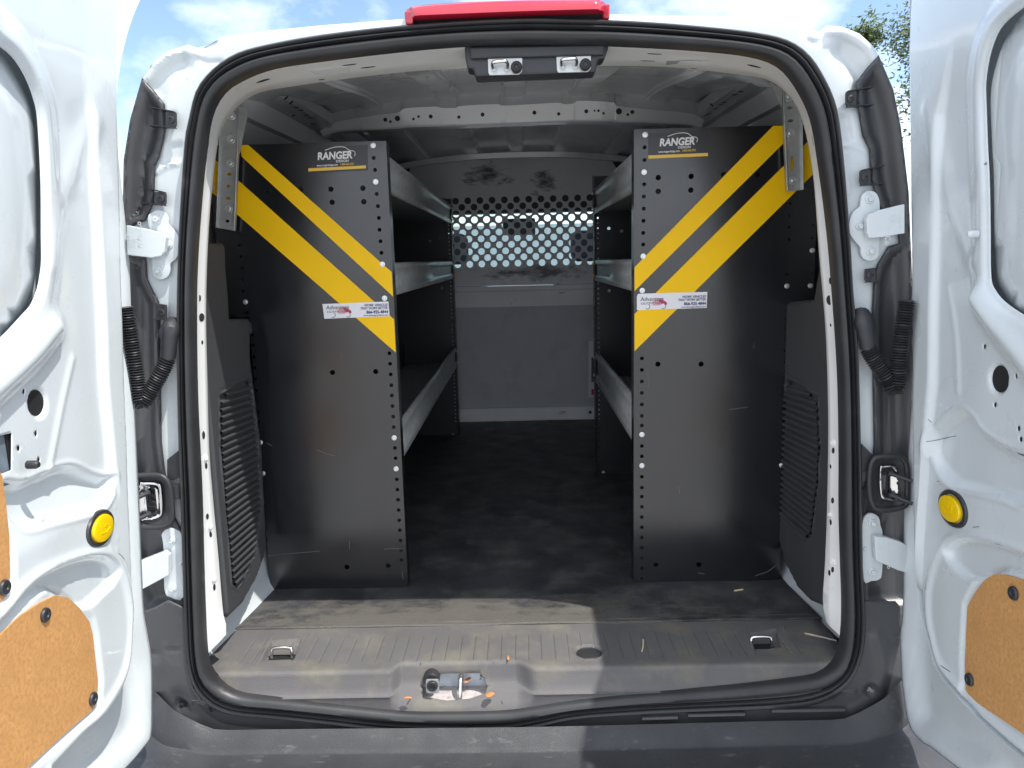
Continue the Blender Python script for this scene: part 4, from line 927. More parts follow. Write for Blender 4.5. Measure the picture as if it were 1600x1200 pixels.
    if sg < 0:
        def ln(p, q):
            a = fr.px(*p); b = fr.px(*q); s = (b[1] - a[1]) / (b[0] - a[0]); return lambda x: a[1] + s * (x - a[0])
        Al, Bl, Cl, Dl = ln((388,226), (612,425)), ln((378,245), (613,462)), ln((370,280), (617,500)), ln((368,333), (620,552))
        xR = xr - .0005; xT = fr.px(388, 226)[0]
        st1 = [(xR, Al(xR)), (xT, zt_ - .001), (fr.px(376, 226)[0], zt_ - .001), (fr.px(376, 226)[0], Bl(fr.px(376, 226)[0])), (xR, Bl(xR))]
        st2 = [(xR, Cl(xR)), (xe + .0005, Cl(xe)), (xe + .0005, Dl(xe)), (xR, Dl(xR))]
    else:
        def ln(p, q):
            a = fr.px(*p); b = fr.px(*q); s = (b[1] - a[1]) / (b[0] - a[0]); return lambda x: a[1] + s * (x - a[0])
        Al, Bl, Cl, Dl = ln((1208,195), (993,416)), ln((1223,225), (992,454)), ln((1261,223), (992,490)), ln((1270,273), (990,550))
        xR = xl + .0005; xT = fr.px(1208, 195)[0]; xq = fr.px(1230, 200)[0]
        st1 = [(xR, Al(xR)), (xT, zt_ - .001), (xq, zt_ - .001), (xq, Bl(xq)), (xR, Bl(xR))]
        st2 = [(xR, Cl(xR)), (xe - .0005, Cl(xe)), (xe - .0005, Dl(xe)), (xR, Dl(xR))]
    for st in (st1, st2): plate('warning_stripe', fr, st, YELLOW, ep, thick=.0004, h=.0003)
    # the hook of the panel at the stripe gap gets its own bolts proud of the vinyl; maker label
    if sg < 0: lb = [(497,231),(574,226),(575,266),(500,270)]; ub = [(482,263),(572,258.5),(572,263),(482,268)]; tp = (496,249.8); k = 1.0
    else: lb = [(1013,208),(1106,204),(1106,244),(1013,248)]; ub = [(1013,243),(1106,239),(1106,244),(1013,248)]; tp = (1030,228.3); k = 1.0
    lbo = plate('maker_label', fr, fr.pxs(lb), LBLBLK, ep, thick=.0004, h=.0002)
    plate('label_underline', fr, fr.pxs(ub), LYE, ep, thick=.0004, h=.0007)
    a_, b_ = fr.px(*tp)
    rt = 0.0
    wd = fr.px(tp[0] + 50, tp[1] - 1)[0] - a_
    text('RANGER', .0225, fr, a_, b_, LWH, ep, h=.0009, shear=.15, sx=.90, rot=.022, bold=.0008)
    text('DESIGN', .0074, fr, a_ + wd * .57, b_ - .0068, LWH, ep, h=.0012, shear=.15, sx=1.15, rot=.022, bold=.0001)
    text('www.rangerdesign.com', .0062, fr, a_ - .002, b_ - .0148, LWH, ep, h=.0014, sx=.82, rot=.022, bold=.0001)
    text('1-800-565-5321', .0062, fr, a_ + wd * .70, b_ - .0136, LYE, ep, h=.0014, sx=.82, rot=.022, bold=.0001)
    sw = [(a_ + wd * .26, b_ + .0205), (a_ + wd * .55, b_ + .0265), (a_ + wd * .85, b_ + .0265), (a_ + wd * 1.02, b_ + .019), (a_ + wd * 1.16, b_ + .0165), (a_ + wd * 1.19, b_ + .011), (a_ + wd * 1.16, b_ + .006)]
    MB().tube([fr.w(q[0], q[1], .0008) for q in spline(sw, 5)], .0008, 6).build('label_swoosh', LWH, ep)
    # dealer sticker
    dk = [(504,475),(607,471),(609,494),(507,498)] if sg < 0 else [(997,459),(1105,456),(1104,481),(995,484.5),(995,463)]
    q = fr.pxs(dk); d_ = plate('dealer_sticker', fr, q, LBL, ep, thick=.0004, h=.0009)
    xs0 = min(p[0] for p in q); xs1 = max(p[0] for p in q); zs0 = sum(p[1] for p in q) / len(q); W = xs1 - xs0
    H = .0165
    zz = fr.px(*((507, 486) if sg < 0 else (995, 473)))[1]
    hh = .0022
    text('Advantage', .0135, fr, xs0 + .008, zz + .0035, LGREY, ep, h=hh, sx=.95, shear=.1)
    text('OUTFITTERS', .0066, fr, xs0 + .009, zz - .0045, LGREY, ep, h=hh, sx=1.35)
    vanp = [(.21, -.55), (.45, -.50), (.455, -.2), (.43, .1), (.40, .28), (.36, .62), (.30, .72), (.22, .40), (.19, -.1)]
    vs = [(xs0 + W * (.06 + x * .82), zz + y * H * .85) for x, y in vanp]
    plate('sticker_van_print', fr, vs, LPINK, ep, thick=.0003, h=.0013)
    vs = [(xs0 + W * x, zz + y * H * .75) for x, y in ((.33, .55), (.36, .38), (.42, .02), (.43, -.35), (.415, -.5), (.37, -.5), (.34, -.1), (.31, .3))]
    plate('sticker_van_print', fr, vs, LRED, ep, thick=.0003, h=.0016)
    for cx in (.15, .375):
        plate('sticker_wheel_print', fr, circ(xs0 + W * cx, zz - H * .58, .0062, n=18), LBL, ep, thick=.0003, h=.0019)
        MB().tube([fr.w(xs0 + W * cx + .0055 * math.cos(t), zz - H * .58 + .0055 * math.sin(t), .0022) for t in np.linspace(-2.2, 1.2, 12)], .0007, 5).build('sticker_wheel_print', LGREY, ep)
    text('WORK VEHICLES', .0078, fr, xs1 - .004, zz + .0085, LNAVY, ep, h=hh, shear=.3, align='RIGHT', sx=.92, bold=.0001)
    text('THAT WORK BETTER', .0078, fr, xs1 - .004, zz + .0015, LNAVY, ep, h=hh, shear=.3, align='RIGHT', sx=.85, bold=.0001)
    text('866-925-4844', .0095, fr, xs1 - .003, zz - .0082, LNAVY, ep, h=hh, align='RIGHT', sx=.95, bold=.0003)
    text('www.advantageoutfitters.com', .0056, fr, xs1 - .003, zz - .0142, LNAVY, ep, h=hh, align='RIGHT', sx=.85)
    # scratches in the powder coat
    SCR = [((408,869),(430,867),(500,861)), ((495,703),(505,707),(522,712)), ((417,692),(425,697)), ((628,893),(630,905)), ((546,846),(546,858)), ((600,858),(618,857),(630,858))] if sg < 0 else [((1010,575),(1014,590),(1013,604)), ((1140,640),(1168,636)), ((1180,900),(1200,893),(1212,884)), ((1090,895),(1101,897)), ((1060,760),(1062,771))]
    for s_ in SCR: MB().tube([fr.w(*fr.px(*q), .0001) for q in s_], .00045, 5).build('scratch', LGREY2, ep)
    # far end panel
    frf = FY(YFr); zfar = zt_ + .0
    hs = []
    if sg < 0: fx0, fx1 = -.66, xin + .002
    else: fx0, fx1 = xin - .002, .66
    xh = xin - sg * -.014 if False else (xin - .016 if sg < 0 else xin + .016)
    for i in range(58): hs.append(circ(xh, ZF + .03 + i * .0178, .0034, n=8))
    hs2 = [circ(xin + sg * .055, 1.50, .006, n=10), circ(xin + sg * .10, 1.49, .006, n=10), circ(xin + sg * .055, 1.28, .006, n=10)]
    fe = sheet('end_panel', frf, [(fx0, zb), (fx1, zb), (fx1, zfar), (fx0, zfar)], BLACKIN, root, holes=hs + hs2, step=.1, thick=.002, smooth=False, label='far end panel deep inside the load bay')
    MB().box(xin - .001, YFr - .032, zb, xin + .001, YFr - .003, zfar).build('flange', BLACK, fe, smooth=False)
    for k in range(28): MB().lathe((xin - sg * .0012, YFr - .016, ZF + .04 + k * .036), (-sg, 0, 0), [(.0034, 0), (.0034, .0004)], 8).build('flange_hole_disc', GALV if k % 9 == 4 else HOLE_SHADE, fe)  # discs laid on the flange, the black ones painting hole shade
    # back panels
    MB().box(sg * .60 - .001, YN + .04, 1.02, sg * .60 + .001, YFr - .003, zt_ - .01).build('back_panel', BLACKIN, root, smooth=False)
    o_ = MB().box(sg * .535 - .001, YN + .04, zb, sg * .535 + .001, YFr - .003, 1.03).build('back_panel', BLACKIN, root, smooth=False)
    # shelves with folded galvanised lips
    fx = FX(xin, -sg)
    lips = ((602, 237, 605, 297), (614, 410, 616, 462), (632, 655, 635, 708)) if sg < 0 else ((988, 236, 988, 298), (988, 405, 988, 455), (988, 622, 988, 690))
    for i, (u0, v0, u1, v1) in enumerate(lips):
        p = fx.hit(u0, v0); q = fx.hit(u1, v1); zA, zB = p.z, q.z
        H_ = zA - zB; y0 = YN + .039; y1 = YFr - .004; s = -sg
        xo = xin
        prof = [(xo + sg * .012, zA), (xo + sg * .002, zA - .003), (xo + sg * .001, zA - H_ * .20), (xo + sg * .007, zA - H_ * .30), (xo + sg * .007, zA - H_ * .72), (xo + sg * .001, zA - H_ * .80), (xo + sg * .001, zB), (xo + sg * .014, zB)]
        t = MB(); zs = zB + .012
        xb_ = sg * .595 if zs > 1.03 else sg * .53
        t.box(min(xo + sg * .016, xb_), y0, zs, max(xo + sg * .016, xb_), y1, zs + .0015)
        sh = t.build('shelf', GALV, root, smooth=False)
        lp = MB().loft([[(x, y0, z) for x, z in prof], [(x, y1, z) for x, z in prof]]).build('shelf_lip', GALV, sh, vis=(-sg, 0, 0), thick=.0012, sharp=15)
        for yy in (YFr - .012,):
            for dz in (.2, .8): bolt((xo - sg * .002, yy, zB + H_ * dz), (-sg, 0, 0), .006, ZINC if i != 1 else BTN, sh)
    # foot bolts
    for yy in (YN + .02, YFr - .01): bolt((xin + sg * .03, yy, ZF + .006), (0, 0, 1), .008, ZINC, root, 'foot_bolt')
    # mounting strut between roof rail and unit
    fs = FY(YN - .012)
    if sg < 0:
        P = [(348,150),(378,150),(369,361),(340,356)]; bo2 = [(362,181),(361,218),(360,255),(358,327)]; sl = [((358.5,272.5),.0055,.0035),((357.5,291),.0045,.0035),((357,310),.0055,.0035),((356,345.5),.005,.0035)]
        gus = [(374,166),(389,172),(375,240),(373,240)]
    else:
        P = [(1219,110),(1250,110),(1253,297),(1227,299)]; bo2 = [(1232,152),(1235,208.5),(1239,282)]; sl = [((1233.5,169),.006,.0035),((1234.5,189),.006,.0035),((1237,256),.0036,.017)]
        gus = [(1203,128),(1222,140),(1221,168),(1219,166)]
    hl_ = [circ(*fs.px(*c_), rx, ry, 14) for (c_, rx, ry) in sl]
    ms = plate('mounting_strut', fs, fs.pxs(P), GALV, root, holes=hl_, thick=.0025)
    for (a1, a2) in ((P[0], P[3]), (P[1], P[2])):
        e0, e1 = fs.w(*fs.px(*a1), .0), fs.w(*fs.px(*a2), .0); dx = Vector((.0025 if a1[0] == P[0][0] else -.0025, 0, 0))
        MB().prism([e0, e0 + dx, e1 + dx, e1], (0, -.012, 0)).build('strut_flange', GALV, ms, smooth=False, bevel=.0008)
    fg = FY(YN - .024); plate('strut_gusset', fg, fg.pxs(gus), GALV, ms, thick=.002)
    for (u, v) in bo2: bolt(fs.w(*fs.px(u, v), .0025), (0, -1, 0), .0098, ZINC, ms, h=.007)
shelving(-1); shelving(1)

# ================================================================ REAR DOORS
def door(sg):
    X0 = -.680 if sg < 0 else .690
    fr = FX(X0, -sg)                       # inner skin faces the middle
    root_lab = 'left rear door opened to ninety degrees, sunlit inner side' if sg < 0 else 'right rear door opened to ninety degrees, inner side in shade'
    P = fr.pxs
    if sg < 0:
        edge = [(193,-70),(194,0),(196,150),(199,250),(202,400),(208,600),(215,800),(220,920),(219,960),(210,1060),(182,1112),(140,1150),(95,1200)]
        win = [(83,400),(80,440),(70,470),(55,490),(0,545),(-120,600),(-230,560),(-230,-60),(-120,-40),(-40,10),(0,62),(30,88),(52,118),(68,150),(78,185),(82,250),(84,330)]
        circle = (83, 629, 14, 21); rectp = [(15,682),(43,676),(43,734),(22,742)]
        smallh = [(60,611,3,4),(22.5,649,3,4),(4.5,665,3,7),(79,677,3,4),(53,700,3,4),(83.5,718,3,4)]
        lobe = [(30,752),(62,752),(85,742),(120,728),(140,728),(160,738),(182,745),(192,742),(185,775),(170,795),(140,805),(90,818),(62,826),(45,818),(35,795)]
        bulge = [(-60,650),(0,615),(60,560),(100,512)]; facet = [(160,190),(120,300),(95,410)]
        crease = [(135,560),(118,640),(98,745)]
        scoop = [(0,985),(30,950),(60,912),(100,885),(150,868),(180,872),(195,888),(190,910),(170,930),(145,950),(120,938),(90,925),(60,945),(0,1005)]
        arc = [(-30,1010),(30,938),(70,900),(120,876),(165,864),(190,872),(205,905),(214,960),(212,1010),(200,1060),(170,1110),(130,1155),(90,1205)]
        hb = [(-200,1250),(-150,1130),(-60,1050),(0,990),(30,962),(60,942),(85,930),(105,934),(122,950),(138,972),(143,992),(147,1030),(151,1065),(149,1098),(142,1110),(120,1128),(95,1150),(40,1200),(-50,1290)]
        hb2 = [(-200,560),(-90,640),(-20,700),(2,745),(8,790),(13,840),(14,900),(9,930),(-10,950),(-100,1020),(-250,1100)]
        clips = [(67,961),(142,1092),(3,918)]
        btn = (165, 825, 22, 29); byl = (166, 825, 16.5, 22); drop = [(-80,600),(30,690)]
        dims = [(190,774),(181,782),(190,792),(191,815),(193,841),(182,857),(192,859)]
    else:
        edge = [(1404,-70),(1405,0),(1408,150),(1409,250),(1411,400),(1412,600),(1414,800),(1418,937),(1432,997),(1446,1046),(1477,1088),(1512,1126),(1565,1175),(1620,1215)]
        win = [(1524,220),(1527,280),(1528,380),(1530,430),(1540,455),(1560,478),(1600,505),(1720,580),(1830,560),(1830,-80),(1720,-60),(1640,-20),(1600,6),(1560,38),(1541,70),(1528,110),(1522,150)]
        circle = (1536, 593, 13, 21); rectp = [(1578,638),(1625,640),(1622,706),(1585,698)]
        smallh = [(1516,542,3,4),(1565,588,3,4),(1590,614.5,3,4),(1532,633,3,4),(1568,670,3,4),(1571,687,5,4)]
        lobe = [(1432,700),(1440,672),(1475,640),(1500,655),(1510,672),(1540,695),(1565,705),(1600,710),(1597,750),(1588,778),(1570,790),(1540,778),(1500,768),(1470,762),(1450,745),(1438,722)]
        bulge = [(1680,650),(1610,590),(1560,530),(1520,470)]; facet = [(1440,170),(1460,300),(1500,410)]
        crease = [(1462,450),(1472,520),(1476,612)]
        scoop = [(1600,876),(1560,858),(1510,842),(1475,842),(1456,858),(1462,880),(1490,905),(1520,905),(1545,893),(1600,905)]
        arc = [(1640,890),(1570,862),(1500,840),(1460,845),(1440,880),(1430,930),(1434,985),(1450,1040),(1490,1090),(1540,1140),(1600,1190)]
        hb = [(1660,940),(1600,910),(1560,898),(1544,897),(1530,905),(1518,920),(1508,936),(1502,948),(1500,990),(1498,1040),(1499,1078),(1508,1092),(1600,1155),(1750,1250),(1850,1250),(1850,1020),(1750,960)]
        hb2 = None; clips = [(1575,927),(1507,1062),(1655,985)]
        btn = (1469, 795, 22.5, 29); byl = (1467, 795, 16.5, 20.5)
        dims = [(1430,760),(1437,770),(1430,790),(1433,815),(1430,835)]
    E = [tuple(q) for q in spline(P(edge), 5)]
    yh = E[0][0]
    zt0 = E[0][1]; top = [(yh, zt0), (yh - .03, zt0 + .02), (yh - .2, zt0 + .03), (yh - .62, zt0 + .03)]
    out = [tuple(q) for q in spline(top[::-1], 4)] + E + [(-.36, .50), (yh - .62, .50)]
    if sg < 0: pass
    W = [tuple(q) for q in spline(P(win), 4, True)]
    cc = P([circle[:2]])[0]; r_ = abs(P([(circle[0], circle[1] + circle[3])])[0][1] - cc[1])
    holes = [W, circ(*cc, r_, n=30), P(rectp)]
    for (u, v, a_, b_) in smallh: holes.append(circ(*P([(u, v)])[0], .0033, .0042, n=10))
    Lb, Bu, Fa, Cr, Sc, Ar, HB = P(lobe), P(bulge), P(facet), P(crease), P(scoop), P(arc), P(hb)
    fb = FX(X0 + sg * .014, -sg); HB = fb.pxs(hb); HB2 = fb.pxs(hb2) if hb2 else None
    cen = P([(100 if sg < 0 else 1500, 680)])[0]
    edgeX = E
    def lean(b): return 0 * b
    Ar = [tuple(q) for q in spline(Ar, 5)]; Cr = [tuple(q) for q in spline(Cr, 5)]; Bu = [tuple(q) for q in spline(Bu, 5)]
    lobes = [tuple(q) for q in spline(Lb, 3, True)]; scs = [tuple(q) for q in spline(Sc, 3, True)]
    lowc = P([(165, 866), (206, 905), (214, 970), (205, 1045), (170, 1105)] if sg < 0 else [(1475, 842), (1440, 880), (1430, 950), (1446, 1030), (1490, 1090)])
    D1 = P([(122,-60),(160,200),(172,400),(180,600),(192,740)] if sg < 0 else [(1480,40),(1452,180),(1444,400),(1440,600),(1432,700)])
    def hf(a, b):
        de = dline(a, b, E)
        h = lean(b) - .020 * (1 - np.sqrt(np.clip(1 - (1 - np.clip(de / .014, 0, 1)) ** 2, 0, 1)))
        wd = sdp(a, b, W)
        near = gs(np.maximum(wd - .0, 0), .035)
        h += -.010 * sm(wd, .018, .060) + .006 * sm(wd, .004, .012) - .006
        # inner field sunk inside the surrounding border of the door
        fl = dline(a, b, D1); sd = np.where(a < np.interp(b, [q[1] for q in D1[::-1]], [q[0] for q in D1[::-1]]), fl, -fl)
        top_ = sm(b, P([(100, 840)])[0][1] - .0, P([(100, 760)])[0][1]) * (1 - sm(b, 1.60, 1.75))
        h -= .012 * sm(sd, -.002, .014) * top_
        h += .020 * gs(dline(a, b, Bu), .022)
        h += .004 * gs(dline(a, b, Fa), .02)
        h += .0025 * gs(dline(a, b, Cr), .006)
        s1 = sdp(a, b, lobes); h -= .016 * sm(-s1, -.004, .016)
        h += .002 * gs(s1 - .004, .004)
        s2 = sdp(a, b, scs); h -= .014 * sm(-s2, -.003, .008)
        h += .005 * gs(dline(a, b, Ar), .009)
        s3 = sdp(a, b, HB); h -= .005 * sm(-s3, -.014, -.004)
        if HB2: s4 = sdp(a, b, HB2); h -= .006 * sm(-s4, -.012, -.002)
        rc = np.hypot(a - cc[0], b - cc[1]); h += -.004 * (1 - sm(rc, r_, r_ + .006))
        for (u, v) in dims:
            q = P([(u, v)])[0]; rr = np.hypot(a - q[0], b - q[1]); h += .0012 * gs(rr, .003)
        h += .0007 * np.sin(a * 31 + b * 13) * np.sin(b * 19 - a * 23)
        return h
    A = np.array(out)
    xs = np.concatenate([np.arange(A[:, 0].min(), -.46, .02), np.arange(-.46, .05, .0038)]); ysr = np.arange(.45, 1.98, .0038)
    # round hole edges and skin
    d = sheet('rear_door', fr, out, WHITE, van, holes=holes, step=.0045, xs=xs, ys=ysr, bstep=.0045, hf=hf, thick=.0012, label=root_lab, sharp=0, band=[(W, .018, (.004, .008, .012, .016))])
    # outer skin
    fo = FX(X0 + sg * .030, -sg)
    if sg < 0: oe = [(262,-60),(246,-25),(233,0),(220,20),(213,33),(205,58),(200,83),(197,140),(198,260),(202,400),(209,600),(218,800),(224,941),(231,990),(237,1032),(238,1100),(236,1147),(224,1168),(196,1200),(150,1240)]
    else: oe = [(1350,-60),(1366,-25),(1380,0),(1388,18),(1393,37),(1397,60),(1399,83),(1402,150),(1407,260),(1410,400),(1411,590),(1412,695),(1412,800),(1411,948),(1407,990),(1408,1030),(1411,1077),(1421,1133),(1440,1158),(1456,1168),(1495,1198),(1540,1225)]
    OE = [tuple(q) for q in spline(fo.pxs(oe), 5)]
    OE = resample(OE, .012, False); OE = [(min(a, .030 if b < .95 else .008) if b < 1.60 else .008 + 1.55 * (b - 1.60) ** 2, b) for a, b in OE]; 
    y0 = OE[0][0]
    zo0 = OE[0][1]; topo = [(y0, zo0), (y0 - .05, zo0 + .01), (y0 - .2, zo0 + .015), (-.72, zo0 + .015)]
    oo = [tuple(q) for q in topo[::-1]] + OE + [(-.30, .40), (-.72, .40)]
    ins = lambda a, b: dline(a, b, OE)
    def hfo(a, b):
        de = ins(a, b); s = .022 * (1 - sm(de, 0, .006)) * 0
        return -.022 * sm(de, .012, .05)
    osk = sheet('outer_skin', fo, oo, WHITE, d, step=.015, bstep=.01, hf=hfo, thick=0, sharp=0)
    # hem: joins inner and outer skin along the edges
    def strip(A_, fa, B_, fb, name, m):
        a3 = [fa.w(q[0], q[1], float(lean(np.array(q[1]))) - .018) for q in A_]; b3 = [fb.w(q[0], q[1], float(lean(np.array(q[1])))) for q in B_]
        n = 60
        def rs(L): 
            L = np.array([tuple(x) for x in L]); s = np.r_[0, np.cumsum(np.linalg.norm(np.diff(L, axis=0), axis=1))]; t = np.linspace(0, s[-1], n); return np.array([np.interp(t, s, L[:, k]) for k in range(3)]).T
        ra, rb = rs(a3), rs(b3)
        return MB().loft([[ra[i], ra[i] * .6 + rb[i] * .4 + np.array([0, -.002, 0]), ra[i] * .15 + rb[i] * .85, rb[i]] for i in range(n)]).build(name, m, d, vis=None)
    MB().loft([[fr.w(q[0], q[1], -.0185), fr.w(q[0] + .001, q[1], -.026), fr.w(q[0] + .003, q[1], -.031)] for q in E]).build('edge_return', WHITE, d, vis=None)
    strip(list(reversed([tuple(q) for q in spline(top[::-1], 4)])), fr, topo, fo, 'edge_return', WHITE)
    # rubber bead along the lower outer edge
    lo = OE[int(len(OE) * .52):]
    MB().tube([fo.w(q[0] - .006, q[1] + .004, .003) for q in lo], .0007, 6).build('hem_seam', LGREY, d)
    # panel behind the holes is the outer skin; hardboard panels
    def board(poly, nm, lab):
        pl = [tuple(q) for q in spline(poly, 3, True)] if False else poly
        return sheet('hardboard_panel', fr, pl, HARD, d, step=.02, bstep=.02, hf=lambda a, b: hf(a, b) * 0 + (-.0145 if False else HB0) + 0 * a, thick=.003, label=lab, smooth=False)
    wb = shrink(W, -.006)
    sheet('window_blank', fr, wb, WHITE, d, step=.02, hf=lambda a, b: -.0285 + .006 * sm(-sdp(a, b, W), .012, .06), thick=.001)
    plate('cavity_shade_disc', fr, circ(*cc, r_ + .012, n=24), HOLE_SHADE, d, thick=.001, h=-.027)  # black disc added behind the round hole to paint its shaded inside
    rb = P(rectp); rx0, rx1 = min(q[0] for q in rb), max(q[0] for q in rb); rz0, rz1 = min(q[1] for q in rb), max(q[1] for q in rb)
    plate('cutout_shade_plate', fr, rrect(rx0 - .02, rz0 - .02, rx1 + .02, rz1 + .02, .004), SLATE, d, thick=.0015, h=-.0295)  # dark plates added behind the cut-out so its inside looks shaded
    plate('cutout_shade_plate', fr, [(rx0 + (.012 if sg > 0 else .03), rz1 + .01), (rx1 + .02, rz1 + .01), (rx1 + .02, rz0 - .01), (rx1 - .006, rz0 - .01)], HOLE_SHADE, d, thick=.0012, h=-.0275)
    q_ = P([(70, 1050) if sg < 0 else (1560, 1000)])[0]
    HB0 = float(hf(np.array([q_[0]]), np.array([q_[1]]))[0]) + .0035
    hbo = board(HB, 'lower', 'brown hardboard panel with a shaped outline, low on the door')
    if HB2:
        qq_ = np.array(P([(-40, 850), (8, 860), (2, 770), (5, 920), (-10, 720), (11, 900)])); HB0 = float(hf(qq_[:, 0], qq_[:, 1]).max()) + .003
        board(HB2, 'upper', 'upper brown hardboard panel at the frame edge')
    for (u, v) in clips:
        q = fb.px(u, v); c = fr.w(q[0], q[1], HB0 + .001)
        MB().lathe(c, (-sg, 0, 0), [(.0105, 0), (.0105, .002), (.009, .004), (.004, .0042), (.003, .0025)], 20, ref=(0, 0, 1)).build('panel_clip', PLBLK, d)
    if sg > 0:
        q = fb.px(1606, 1000); plate('panel_hole', fr, circ(*q, .014, .030, 24), GALV, d, thick=.0008, h=HB0 + .0002)
    # yellow release button in a black ring
    q = P([btn[:2]])[0]; ra = abs(P([(btn[0] + btn[2], btn[1])])[0][0] - P([(btn[0] - btn[2], btn[1])])[0][0]) / 2; rb_ = abs(P([(btn[0], btn[1] + btn[3])])[0][1] - q[1])
    hb_ = float(hf(np.array([q[0]]), np.array([q[1]]))[0])
    ax = Vector((-sg, 0, 0))
    def oval(prof, name, m, qq, ka, kb, lift):
        mb = MB(); rings = []
        for (r, h) in prof: rings.append([fr.w(qq[0] + ka * r * math.cos(t), qq[1] + kb * r * math.sin(t), h + lift) for t in np.linspace(0, 2 * math.pi, 36, endpoint=False)])
        mb.loft(rings, closed_v=True, caps=True); return mb.build(name, m, d)
    oval([(1, 0), (1, .002), (.95, .005), (.82, .006), (.76, .004), (.76, 0)], 'button_ring', RUBBER, q, ra, rb_, hb_ - .001)
    q2 = P([byl[:2]])[0]; ry_ = abs(P([(byl[0] + byl[2], byl[1])])[0][0] - P([(byl[0] - byl[2], byl[1])])[0][0]) / 2; rz_ = abs(P([(byl[0], byl[1] + byl[3])])[0][1] - q2[1])
    oval([(1, 0), (1, .004), (.95, .007), (.85, .0078), (.4, .0080)], 'release_button', BTN, q2, ry_, rz_, hb_)
    s_ = ry_ / .02
    for seg in (((-.45, -.25), (.1, -.35), (.5, -.15)), ((-.40, .55), (-.38, .1), (-.3, -.2)), ((-.1, .45), (.0, .1), (.2, -.05)), ((-.1, .1), (.15, .2), (.3, .1))):
        MB().tube([fr.w(q2[0] + x * ry_ * (1 if sg > 0 else 1), q2[1] + z * rz_, hb_ + .0080) for x, z in seg], .0009, 5).build('button_emblem', BTN, d)
    return d
dL = door(-1); dR = door(1)
# small clip below the lock holes, tab clip on the right door
for (u, v, X, sg) in ((54, 726, -.68, 1), (1517, 366, .69, -1)):
    c = PX(u, v, X); MB().lathe(c + Vector((0, 0, 0)), (sg, 0, 0), [(.006, -.01), (.006, .002), (.004, .006)], 10).build('door_clip', PLBLK if u < 800 else WHITE, dL if u < 800 else dR)
dt = bvh(dR)
for P_ in (((1436,694),(1448,690),(1462,688),(1480,684),(1494,681)), ((1470,1040),(1485,1050)), ((1512,1124),(1522,1132),(1530,1137)), ((1450,655),(1456,660)), ((1520,824),(1530,823)), ((1555,850),(1562,851))):
    q = []
    for (u, v) in P_:
        l, n, _, _ = dt.ray_cast(CAMP, ray(u, v).normalized())
        if l is not None: q.append(l)
    if len(q) > 1: MB().tube(q, .0006, 5).build('paint_scratch', LGREY, dR)
for (u, v, s_) in ((1541,256,.006),(1545,262,.004),(1550,254,.005),(1466,752,.003),(1469,757,.002),(1484,768,.003)):
    r_ = random.Random(u); stick(dt, u, v, 0, 0, LGREY2, dR, 'paint_chip', poly=[(s_ * r_.uniform(.5, 1) * math.cos(t), s_ * .5 * r_.uniform(.4, 1) * math.sin(t)) for t in np.linspace(0, 6.28, 9)[:-1]])
dt2 = bvh(dL)
for P_ in (((68,812),(66,816)), ((205,867),(208,868)), ((275-90,865),(280-90,869),(284-90,874))):
    q = [x for x in (dt2.ray_cast(CAMP, ray(u, v).normalized())[0] for u, v in P_) if x is not None]
    if len(q) > 1: MB().tube(q, .0006, 5).build('paint_scratch', LGREY, dL)
for (u0, v0, u1, v1, w_) in ((1540, 256, 1556, 252, .0012), (1538, 262, 1544, 272, .0015)):
    pass

# ================================================================ SMALL LOOSE THINGS
def leaf(u, v, z, L_, W_, rot, lab, m=DRYLEAF, y=None):
    c = PZ(u, v, z) if y is None else PY(u, v, y)
    pts = []
    for i in range(7):
        t = i / 6; x = (t - .5) * L_; wv = W_ * math.sin(math.pi * (t * .94 + .03)) ** .8 * (1 + .2 * math.sin(7 * t)); pts.append([(x, -wv, .002 + .002 * math.sin(3 * t)), (x, 0, .0006 + .003 * (t - .5) ** 2), (x, wv, .0028 - .001 * math.cos(5 * t))])
    R = Matrix.Rotation(rot, 3, 'Z'); rows = [[c + R @ Vector(p) for p in r] for r in pts]
    o = MB().loft(rows).build('dried_leaf', m, None, thick=.0005, vis=(0, 0, 1)); tag(o, lab, 'leaf', 'dried leaves on the sill'); return o
leaf(637, 1092, .552, .017, .0035, -.1, 'thin dry brown leaf on the sill left of the latch pocket')
leaf(766, 1087, .552, .020, .0075, .5, 'crumpled orange leaf on the sill right of the latch pocket')
leaf(794, 1030, ZF + .001, .005, .010, .1, 'small upright tan leaf on the edge above the sill notch')
leaf(731, 1064, .53, .022, .005, 1.1, 'rust brown curled leaf inside the latch pocket', y=.045)
def straw(u0, v0, u1, v1, z, r, lab):
    o = MB().tube([PZ(u0, v0, z + .002), PZ((u0 + u1) / 2 + 1, (v0 + v1) / 2, z + .003), PZ(u1, v1, z + .002)], r, 6).build('straw', TWIGM, None); tag(o, lab, 'straw', 'bits of straw on the floor')
straw(1005, 999, 1003, 1018, ZF, .0016, 'short pale straw lying across the shaded sill ribs')
straw(1147, 923, 1161, 921, ZF + .004, .0022, 'pale scrap lying on the mat in front of the right shelving unit')

# ================================================================ SETTING
def plane_obj(name, x0, y0, x1, y1, z, m, n=40):
    mb = MB(); mb.loft([[(x0 + (x1 - x0) * i / n, y0 + (y1 - y0) * j / n, z) for i in range(n + 1)] for j in range(n + 1)]); return mb.build(name, m, None, vis=(0, 0, 1))
g = plane_obj('ground', -400, -400, 400, 400, 0, GROUND); g['kind'] = 'structure'
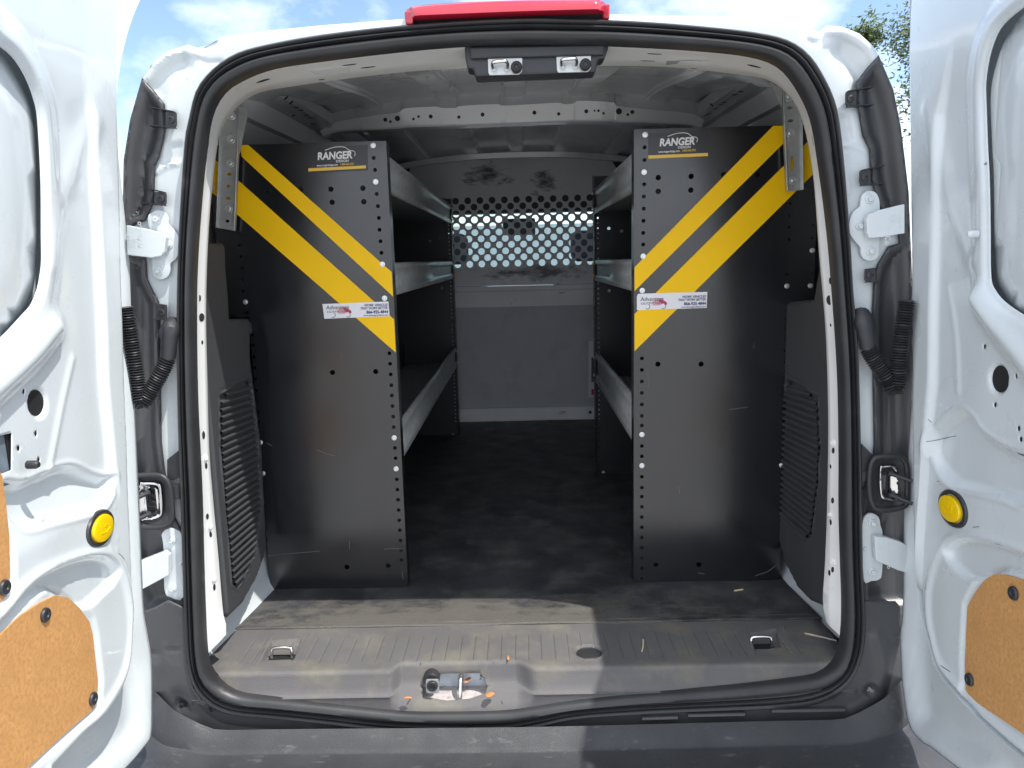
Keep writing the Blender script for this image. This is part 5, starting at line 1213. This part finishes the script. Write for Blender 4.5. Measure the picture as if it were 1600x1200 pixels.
# low painted wall far ahead of the van, seen through the windscreen
def tree(base, h, crown, nl, seed, lab, lm, sparse=False):
    r = random.Random(seed); root = empty('tree', base, lab, 'tree'); B = Vector(base)
    mb = MB(); tips = []
    mb.tube([B, B + Vector((.1, 0, h * .3)), B + Vector((-.05, .1, h * .55)), B + Vector((.05, 0, h * .76))], [.20, .16, .11, .03], 10)
    for i in range(26):
        a = r.uniform(0, 2 * math.pi); z = h * r.uniform(.38, .92); k = (1 - abs(z / h - .62) * 1.3); ln = crown * r.uniform(.6, 1.0) * max(.3, k)
        s = B + Vector((0, 0, z * .9)); e = s + Vector((math.cos(a) * ln, math.sin(a) * ln, ln * r.uniform(.15, .75))); m_ = (s + e) / 2 + Vector((0, 0, -.1))
        mb.tube([s, m_, e], [.05, .03, .008], 5)
        for j in range(5):
            a2 = a + r.uniform(-1, 1); e2 = m_ + (e - m_) * r.uniform(0, 1) + Vector((math.cos(a2), math.sin(a2), r.uniform(.1, .9))) * crown * .28
            mb.tube([m_ * .5 + e * .5, e2], [.014, .004], 4); tips.append(e2)
        tips.append(e)
    mb.build('trunk', BARK, root)
    V = []; Fc = []
    for k in range(nl):
        t = r.choice(tips); sp = .16 * crown * (.55 if sparse else 1)
        c = t + Vector((r.gauss(0, sp), r.gauss(0, sp), r.gauss(0, sp * .8))); s = r.uniform(.035, .075)
        a = Vector((r.gauss(0, 1), r.gauss(0, 1), r.gauss(0, .6))).normalized(); b = a.orthogonal().normalized()
        n = len(V); V += [c - a * s, c + b * s * .5, c + a * s, c - b * s * .5]; Fc.append((n, n + 1, n + 2, n + 3))
    link('crown', V, Fc, lm, root, smooth=False, vis=0)
def tbase(u, y): 
    d = ray(u, 405); return (CAMP.x + d.x * (y + 1.4) / d.y, y, 0)
tree(tbase(1292, 17), 7.35, 1.15, 6200, 3, 'airy tree with thin twigs rising over the right roof corner', LEAFM, True)
tree(tbase(1545, 16), 6.6, 2.2, 26000, 5, 'dense green tree beside the right rear pillar', LEAFD)
wl = MB(); wl.box(-9, 24, 0, 9, 24.3, 2.5).build('boundary_wall', WALLM, None, smooth=False); 
tag(bpy.data.objects['boundary_wall'], 'low blue-grey wall seen through the bulkhead holes and windscreen', 'wall')
